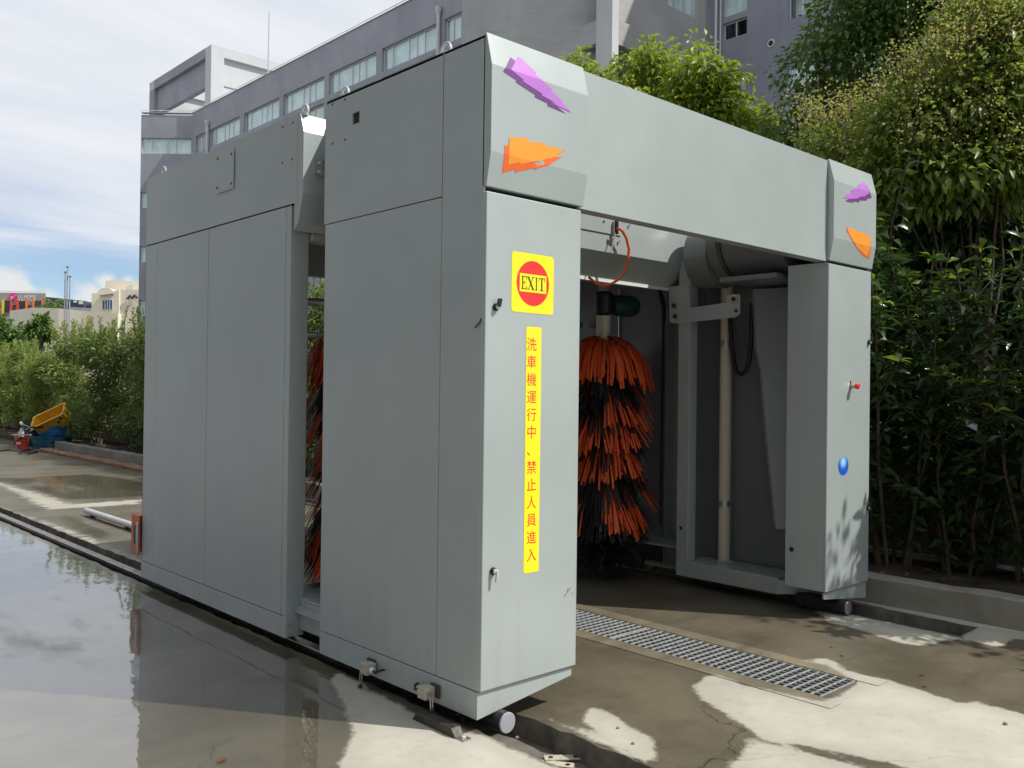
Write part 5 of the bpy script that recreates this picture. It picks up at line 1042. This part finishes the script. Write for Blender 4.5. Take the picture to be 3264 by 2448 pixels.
def tree(name, label, cat, base, trunk_h, lobes, seed, ncl=220, per=26, leaf=0.09, asp=0.42, mt='leaf_dark', trunk=0.06, clump=0.28, droop=0.45, flowers=0, group=None, fmt='flower', nst=1, light_top=0.5, shell=.5, fl_up=.2):
    r_ = np.random.default_rng(seed); th = thing(name, base, label, cat, group); b_ = np.array(base, float)
    C, dn = crown_points(lobes, ncl, r_, shell); top = max(l[2]+l[5] for l in lobes); low = min(l[2]-l[5] for l in lobes)
    lob = np.array(lobes); tm = MB()
    for k in range(nst):
        off = np.array((r_.normal(0, .12), r_.normal(0, .18), 0))*(nst > 1); fork = b_+off*1.5+np.array((0, 0, trunk_h))
        tm.tube([b_+off, b_+off*1.2+np.array((.02, .0, trunk_h*.5)), fork], [trunk*1.2/math.sqrt(nst), trunk/math.sqrt(nst), trunk*.8/math.sqrt(nst)], 8)
        for l in lob[(np.arange(len(lob)) % nst) == k] if nst > 1 else lob: tm.tube(limb_path(fork-np.array((0, 0, .1)), l[:3]+np.array((0, 0, l[5]*.3)), r_), [trunk*.6/math.sqrt(nst)*(1-.8*i/5) for i in range(6)], 6)
    tm.build('trunk', 'bark', th, smooth=True)
    bm_ = MB()
    for c in C[::3]:
        l = lob[np.argmin(((lob[:, :3]-c)**2).sum(1))]; a = l[:3]+(c-l[:3])*.15; bm_.tube([a, (a+c)/2+r_.normal(0, .03, 3), c], [.012, .008, .004], 4, False)
    bm_.build('branches', 'twig', th)['kind'] = 'stuff'
    n = ncl*per; cc = np.repeat(C, per, 0); dd = np.repeat(dn, per, 0)
    off = r_.normal(0, 1, (n, 3)); off /= np.linalg.norm(off, axis=1)[:, None]; P_ = cc+off*(clump*r_.random(n)**.5)[:, None]*np.array((1, 1, .8))
    V, F_ = leaves(P_, off+dd*.6+r_.normal(0, .35, (n, 3)), leaf, asp, r_, droop)
    hz = np.clip((P_[:, 2]-low)/(top-low), 0, 1); tone = np.clip(r_.normal(.45, .22, n)+np.repeat(r_.normal(0, .14, ncl), per), 0, 1)
    o = np_mesh('crown', V, F_, mt, np.repeat(tone, 5), th); o['kind'] = 'stuff'
    if flowers:
        sel = np.argsort(-(C[:, 2]+r_.normal(0, .8, ncl)+dn[:, 2]*.6-dn[:, 0]*.5))[:flowers]; nf = 60; base_ = C[sel]+dn[sel]*clump*.7+np.array((0, 0, fl_up))
        cc = np.repeat(base_, nf, 0); q = r_.normal(0, 1, (len(cc), 3))*np.array((.11, .11, .09)); P2 = cc+q
        V, F_ = leaves(P2, r_.normal(0, 1, P2.shape), .027, .9, r_, 0); fo = np_mesh('flower_clusters', V, F_, fmt, np.repeat(r_.random(len(P2)), 5), th); fo['kind'] = 'stuff'
        st = MB()
        for p_ in base_:
            for _ in range(4): e = p_+r_.normal(0, .09, 3); st.tube([p_-np.array((0, 0, .16)), p_-np.array((0, 0, .03)), e], [.004, .003, .002], 3, False)
        st.build('flower_stalks', 'twig', th)['kind'] = 'stuff'
    return th
LP = lambda u, v, x: onx(u, v, x)
# lime-green young trees behind the machine
def lime(u, vtop, dep, wpx, seed, label, lob):
    t_ = ond(u, vtop, dep); s = dep/FPX; lobes = []
    for (du, dv, ru, rv) in lob:
        c = ond(u+du, vtop+dv, dep+0.3*math.sin(du)); lobes.append((c[0], c[1], c[2], ru*s, ru*s, rv*s))
    tree('camphor_tree', label, 'tree', (t_[0], t_[1], 0), t_[2]*.5, lobes, seed, ncl=int(26*len(lob)), per=30, leaf=.14, asp=.44, mt='leaf_lime', trunk=.06, clump=.26, droop=.7, group='young lime green trees', shell=.35)
lime(2062, 128, 13.5, 150, 21, 'rounded lime green young tree just behind the front beam', [(0, 85, 70, 70), (-85, 130, 70, 60), (40, 150, 60, 60), (-40, 220, 90, 80), (20, 300, 100, 90), (-80, 330, 110, 100)])
lime(2228, 120, 12.6, 150, 22, 'tall lime green young tree with a pointed leading shoot', [(0, 50, 42, 50), (5, 120, 58, 60), (-50, 180, 60, 60), (62, 150, 55, 60), (80, 230, 60, 60), (10, 270, 110, 80), (90, 330, 80, 70), (-60, 350, 100, 80)])
lime(2385, 345, 13.2, 80, 23, 'small lime green treetop beside the dark evergreen', [(0, 35, 48, 42), (30, 100, 60, 55), (-25, 120, 60, 60)])
lime(1850, 180, 14.5, 60, 24, 'low lime green treetop just clearing the corner fascia', [(0, 30, 30, 26), (35, 66, 30, 24), (-40, 90, 40, 40), (10, 130, 60, 50)])
# dark evergreen behind
def px_tree(name, label, items, dep, seed, base_u, **k):
    lobes = []
    for (u, v, ru, rv) in items: c = ond(u, v, dep); s = dep/FPX; lobes.append((c[0], c[1], c[2], ru*s, ru*s*.9, rv*s))
    b_ = ond(base_u, 1200, dep); z0 = k.pop('z0', 0.0); return tree(name, label, 'tree', (b_[0], b_[1], z0), k.pop('th', 2.0), lobes, seed, **k)
px_tree('evergreen_tree', 'big dark evergreen tree behind the yellow flowering shrubs', [(2680, 60, 130, 110), (2850, 20, 170, 130), (2600, 240, 120, 120), (2760, 200, 150, 130), (2530, 360, 90, 80), (2640, 430, 130, 90), (3050, 0, 190, 120), (3200, -20, 160, 140), (2960, 180, 150, 120), (2500, 440, 60, 55), (2800, 400, 160, 120), (2850, -150, 220, 120), (3100, -180, 220, 120)], 11.5, 31, 2860, ncl=900, per=24, leaf=.10, asp=.5, mt='leaf_dark', trunk=.16, clump=.30, droop=.5, shell=.45)
# yellow-flowering shrubs along the bed
px_tree('flowering_tree', 'tall privet-like shrub with yellow flower clusters and glossy leaves', [(3060, 330, 170, 130), (2900, 420, 130, 110), (3190, 250, 150, 140), (2980, 560, 160, 110), (3150, 520, 160, 130), (3260, 420, 130, 160), (3130, 130, 120, 90), (3270, 120, 110, 110), (2840, 560, 110, 90)], 8.0, 41, 3060, ncl=560, per=22, leaf=.125, asp=.38, mt='leaf_olive', trunk=.05, clump=.22, droop=.35, flowers=170, th=1.9, nst=3)
px_tree('flowering_tree', 'smaller flowering shrub showing yellow clusters over the front beam', [(2700, 490, 85, 60), (2620, 470, 60, 40), (2790, 560, 100, 80), (2760, 680, 110, 90)], 8.6, 42, 2760, ncl=150, per=20, leaf=.10, asp=.36, mt='leaf_olive', trunk=.05, clump=.2, droop=.3, flowers=50, th=1.9, nst=2)
# dense dark evergreen shrubs behind the wall, filling in under the flowering crowns
px_tree('evergreen_shrub', 'dense dark evergreen shrub under the flowering crown behind the wall', [(2980, 760, 130, 110), (3140, 700, 140, 120), (3250, 850, 130, 150), (3080, 900, 140, 120), (3180, 1050, 150, 130), (2960, 1000, 110, 110), (3060, 1180, 150, 110), (3260, 1200, 120, 120)], 8.4, 43, 3100, ncl=420, per=22, leaf=.15, asp=.36, mt='leaf_broad', trunk=.05, clump=.24, droop=.3, th=1.2, nst=4, shell=.3)
px_tree('evergreen_shrub', 'dark evergreen shrub between the right cabinet and blue windows', [(2830, 1050, 90, 90), (2850, 1200, 100, 90), (2800, 880, 50, 60), (2930, 1250, 90, 80), (2890, 640, 100, 60)], 8.4, 44, 2850, ncl=170, per=22, leaf=.15, asp=.36, mt='leaf_broad', trunk=.05, clump=.22, droop=.3, th=1.2, nst=3, shell=.3)
# broad-leaved shrubs in the bed beside the machine: stems with whorls of big leaves
LEAF_ME = {}
def big_leaf_mesh(mt):
    if mt in LEAF_ME: return LEAF_ME[mt]
    vs = []; fs = []; prof = [(0, .0), (.12, .09), (.35, .165), (.6, .15), (.85, .07), (1.0, 0)]
    for t_, w_ in prof: z = -.16*t_*t_; vs += [(t_, -w_, z+w_*.35), (t_, 0, z), (t_, w_, z+w_*.35)]
    for i in range(len(prof)-1):
        a = 3*i; fs += [(a, a+1, a+4, a+3), (a+1, a+2, a+5, a+4)]
    me = bpy.data.meshes.new('leaf'); me.from_pydata(vs, [], fs); me.polygons.foreach_set('use_smooth', [True]*len(me.polygons)); me.update()
    at = me.attributes.new('rnd', 'FLOAT', 'POINT'); at.data.foreach_set('value', [.55]*len(vs)); me.materials.append(M[mt]); LEAF_ME[mt] = me; return me
def shrub(label, base, height, spread, seed, nstem=7, leaf=.17, mt='leaf_broad', single=26, whorl_step=.11, fresh=0.12, low=.12, name='broadleaf_shrub', group='broad-leaved shrubs in the bed', lean=(0, 0)):
    r_ = np.random.default_rng(seed); th = thing(name, base, label, 'shrub', group); b_ = np.array(base, float); st = MB(); C = []; D_ = []; S_ = []; T_ = []; frC, frD, frS = [], [], []; ones = []
    for k in range(nstem):
        a = 2*math.pi*(k+r_.random()*.7)/nstem; h_ = height*r_.uniform(.65, 1.05); sp = spread*r_.uniform(.4, 1.0)
        p0 = b_+np.array((.12*math.cos(a), .12*math.sin(a), 0)); p1 = p0+np.array((sp*math.cos(a)*.5+lean[0]*.4, sp*math.sin(a)*.5+lean[1]*.4, h_*.5)); p2 = p0+np.array((sp*math.cos(a)+lean[0], sp*math.sin(a)+lean[1], h_))
        P_ = limb_path(p0, p1, r_, .25, 3)+limb_path(p1, p2, r_, .25, 3)[1:]; st.tube(P_, [.017, .015, .013, .011, .009, .007, .005], 6)
        P_ = np.array(P_); seg = np.concatenate([[0], np.cumsum(np.linalg.norm(np.diff(P_, axis=0), axis=1))]); tot = seg[-1]
        tw = [(P_, seg, low*tot, tot)]
        for j in range(9):
            s0 = tot*r_.uniform(.3, .85); q = np.array([np.interp(s0, seg, P_[:, i]) for i in range(3)]); d = r_.normal(0, 1, 3); d[2] = abs(d[2])*.9+.3; d /= np.linalg.norm(d); e = q+d*r_.uniform(.25, .55); st.tube([q, (q+e)/2+np.array((0, 0, .02)), e], [.008, .006, .004], 5, False)
            tw.append((np.array([q, e]), np.array([0, np.linalg.norm(e-q)]), .12, np.linalg.norm(e-q)))
        for (Q, sg, s_, e_) in tw:
            while s_ < e_+.001:
                q = np.array([np.interp(s_, sg, Q[:, i]) for i in range(3)]); tip = s_ > e_-.14; nl = 7 if tip else r_.integers(3, 6); a0 = r_.random()*6.28
                for j in range(nl):
                    aa = a0+2*math.pi*j/nl+r_.normal(0, .2); el = r_.uniform(.2, .9) if tip else r_.uniform(-.35, .45); d = np.array((math.cos(aa)*math.cos(el), math.sin(aa)*math.cos(el), math.sin(el)))
                    L_ = leaf*r_.uniform(.65, 1.15)*(.85 if tip else 1)
                    if tip and r_.random() < fresh: frC.append(q); frD.append(d); frS.append(L_*.8)
                    else: C.append(q); D_.append(d); S_.append(L_)
                s_ += whorl_step*r_.uniform(.6, 1.3)
    st.build('stems', 'bark', th, smooth=True)['kind'] = 'stuff'
    C = np.array(C); D_ = np.array(D_); S_ = np.array(S_)
    # the leaves that show largest stay single objects
    dist = np.linalg.norm(C-CAM, axis=1)-S_*6; order = np.argsort(dist); one = order[:single]; rest = order[single:]
    for mt_, (c, d, s) in ((mt, (C[rest], D_[rest], S_[rest])), ('leaf_fresh', (np.array(frC), np.array(frD), np.array(frS)))):
        if len(c) == 0: continue
        V, F_ = leaves(c, d, leaf, .36, r_, .25, .2, s); o = np_mesh('foliage' if mt_ == mt else 'young_leaves', V, F_, mt_, np.repeat(np.clip(r_.normal(.45, .25, len(c)), 0, 1), 5), th); o['kind'] = 'stuff'
    me = big_leaf_mesh(mt)
    for i in one:
        o = bpy.data.objects.new('leaf', me); COL.objects.link(o); o.parent = th; d = D_[i].copy(); d[2] -= .15
        o.location = Vector(C[i]-b_); qv = Vector(d).to_track_quat('X', 'Z'); o.rotation_euler = qv.to_euler(); o.scale = (S_[i],)*3
    return th
SH_L = ['broad-leaved shrub rising beside the right cabinet door', 'broad-leaved shrub with bare lower stems over the white pipe', 'broad-leaved shrub with fresh green tips beside the flowering tree', 'dense dark shrub hanging over the planter kerb end', 'tall thin-stemmed broad-leaved shrub in front of the blue windows', 'leafy shrub behind the white pipes against the grey wall']
shrub(SH_L[0], (4.62, 1.3, .12), 2.5, .50, 51, 8, lean=(0, 0)); shrub(SH_L[1], (4.60, 0.25, .12), 2.7, .55, 52, 8, fresh=.3); shrub(SH_L[2], (4.75, -0.75, .12), 2.9, .6, 53, 9, fresh=.35); shrub(SH_L[3], (4.60, -1.75, .12), 2.6, .6, 54, 9)
shrub(SH_L[4], (4.85, 0.9, .12), 3.2, .5, 55, 7, fresh=.3); shrub(SH_L[5], (4.80, -0.2, .12), 1.7, .5, 56, 7, low=.1)
shrub('broad-leaved shrub nearest the end of the planter kerb', (4.7, -2.9, .12), 2.9, .6, 57, 9); shrub('broad-leaved shrub half hidden behind the right cabinet', (4.7, 2.5, .12), 2.6, .55, 58, 8, single=10)
# more of the same row beyond the right edge of the picture; it shades the bed
def row_tree(label, c, seed, s=1.0):
    x, y, z = c; tree('evergreen_tree', label, 'tree', (x, y, .0), 2.2, [(x, y, z, 1.1*s, 1.1*s, 1.0*s), (x+.6, y-.7, z+.5, 1.0*s, 1.0*s, .9*s), (x-.3, y-.5, z-.6, .9*s, .9*s, .8*s), (x+.3, y+.7, z+.2, .9*s, .9*s, .8*s)], seed, ncl=260, per=22, leaf=.12, asp=.45, mt='leaf_dark', trunk=.1, clump=.3, droop=.4)
row_tree('dark evergreen tree continuing the row past the planter kerb end', (5.85, -2.75, 3.75), 61, .95); row_tree('dark evergreen tree at the end of the planted row', (7.4, -5.6, 4.8), 62)
# clipped hedge of narrow-leaved shrubs running along the bed behind the machine
HL = ['narrow-leaved hedge shrub next to the far edge of the machine', 'narrow-leaved hedge shrub with upright shoots beside the machine', 'bushy hedge shrub with pale tips behind the kerb', 'hedge shrub behind the tilted yellow crate', 'hedge shrub behind the navy barrel', 'pale green hedge shrub beyond the red bucket', 'loose hedge shrub at the far end of the bed', 'hedge shrub standing past the bucket and hose', 'hedge shrub glimpsed between the two gantries', 'hedge shrub behind the rear gantry', 'far pale hedge shrub below the sign building']
HY = [13.6, 15.2, 16.8, 18.6, 20.6, 22.8, 25.2, 27.8, 9.2, 11.6, 30.8]
for k, (yv, lb) in enumerate(zip(HY, HL)):
    r_ = np.random.default_rng(70+k); xh = 4.55+r_.uniform(-.15, .15); hh = 2.75+r_.uniform(-.1, .3) if k not in (5, 6, 7, 10) else 2.35+r_.uniform(-.1, .2)
    lob = [(xh+r_.uniform(-.2, .2), yv+r_.uniform(-.6, .6), z, .50, .75, .42) for z in (.75, 1.25, 1.7, hh-.55)]+[(xh+r_.uniform(-.3, .3), yv+r_.uniform(-.7, .7), hh-.45, .4, .5, .4) for _ in range(2)]
    t_ = tree('hedge_shrub', lb, 'shrub', (xh, yv, .12), .6, lob, 70+k, ncl=230, per=30, leaf=.11, asp=.40, mt='leaf_pale' if k in (4, 5, 6, 7, 10) else 'leaf_hedge', trunk=.05, clump=.20, droop=.05, group='hedge along the shrub bed', nst=4, shell=.35)
    # upright shoots above the mass
    C = []; D_ = []; st = MB()
    for j in range(20):
        p_ = np.array((xh+r_.uniform(-.5, .45), yv+r_.uniform(-.85, .85), hh-.35)); e = p_+np.array((r_.normal(0, .06), r_.normal(0, .06), r_.uniform(.25, .65))); st.tube([p_, e], [.006, .003], 4, False)
        for q in np.linspace(.1, 1, 12):
            c = p_+(e-p_)*q
            for _ in range(3): a = r_.random()*6.28; C.append(c); D_.append((math.cos(a)*.7, math.sin(a)*.7, .8))
    V, F_ = leaves(np.array(C), np.array(D_), .10, .28, r_, -.05); o = np_mesh('shoots', V, F_, 'leaf_pale' if k in (3, 4, 5, 6, 7, 10) else 'leaf_hedge', np.repeat(np.clip(r_.normal(.75, .2, len(C)), 0, 1), 5), t_); o['kind'] = 'stuff'
    st.build('shoot_stems', 'twig', t_)['kind'] = 'stuff'
# darker trees further back on the left, palm by the flagpoles
px_tree('roadside_tree', 'dark round treetop rising behind the pale hedge', [(-30, 1055, 55, 40), (35, 1075, 45, 38), (-90, 1080, 60, 60), (20, 1120, 80, 45), (90, 1095, 32, 32)], 42.0, 91, 20, ncl=150, per=26, leaf=.28, asp=.5, mt='leaf_dark', trunk=.2, clump=.4, th=3.0)
px_tree('roadside_tree', 'small dark treetop against the cream podium wall', [(128, 1032, 16, 14), (115, 1058, 24, 20), (138, 1064, 18, 20)], 40.0, 92, 126, ncl=60, per=24, leaf=.25, asp=.5, mt='leaf_dark', trunk=.14, clump=.3, th=3.0)
pc = ond(172, 970, 140.0); PT = thing('palm_tree', (pc[0], pc[1], 0), 'small palm tree in front of the slate block', 'palm'); MB().tube([(pc[0], pc[1], 0), pc], [.3, .2], 8).build('trunk', 'bark', PT)
r_ = np.random.default_rng(5); C = []; D_ = []
for k in range(16):
    a = 2*math.pi*k/16; el = r_.uniform(.0, .9)
    for q in np.linspace(.05, 1, 26):
        p_ = pc+np.array((math.cos(a)*math.cos(el), math.sin(a)*math.cos(el), math.sin(el)-.5*q))*q*2.6
        for s in (-1, 1): C.append(p_); D_.append((-math.sin(a)*s+math.cos(a)*.5, math.cos(a)*s+math.sin(a)*.5, -.2))
V, F_ = leaves(np.array(C), np.array(D_), .7, .14, r_, .2); o = np_mesh('fronds', V, F_, 'leaf_dark', np.repeat(r_.random(len(C)), 5), PT); o['kind'] = 'stuff'
# fallen leaves and low sprigs under the shrubs
r_ = np.random.default_rng(8); n = 500; P_ = np.stack([r_.uniform(3.95, 5.05, n), r_.uniform(-4, 20, n), np.full(n, .135)], 1); D_ = np.stack([r_.normal(0, 1, n), r_.normal(0, 1, n), r_.normal(0, .1, n)], 1)
V, F_ = leaves(P_, D_, .07, .4, r_, 0.0); o = np_mesh('leaf_litter', V, F_, 'leaf_dry', np.repeat(r_.random(n), 5)); tag(o, 'brown leaf litter scattered over the soil of the bed', 'leaf litter', kind='stuff')
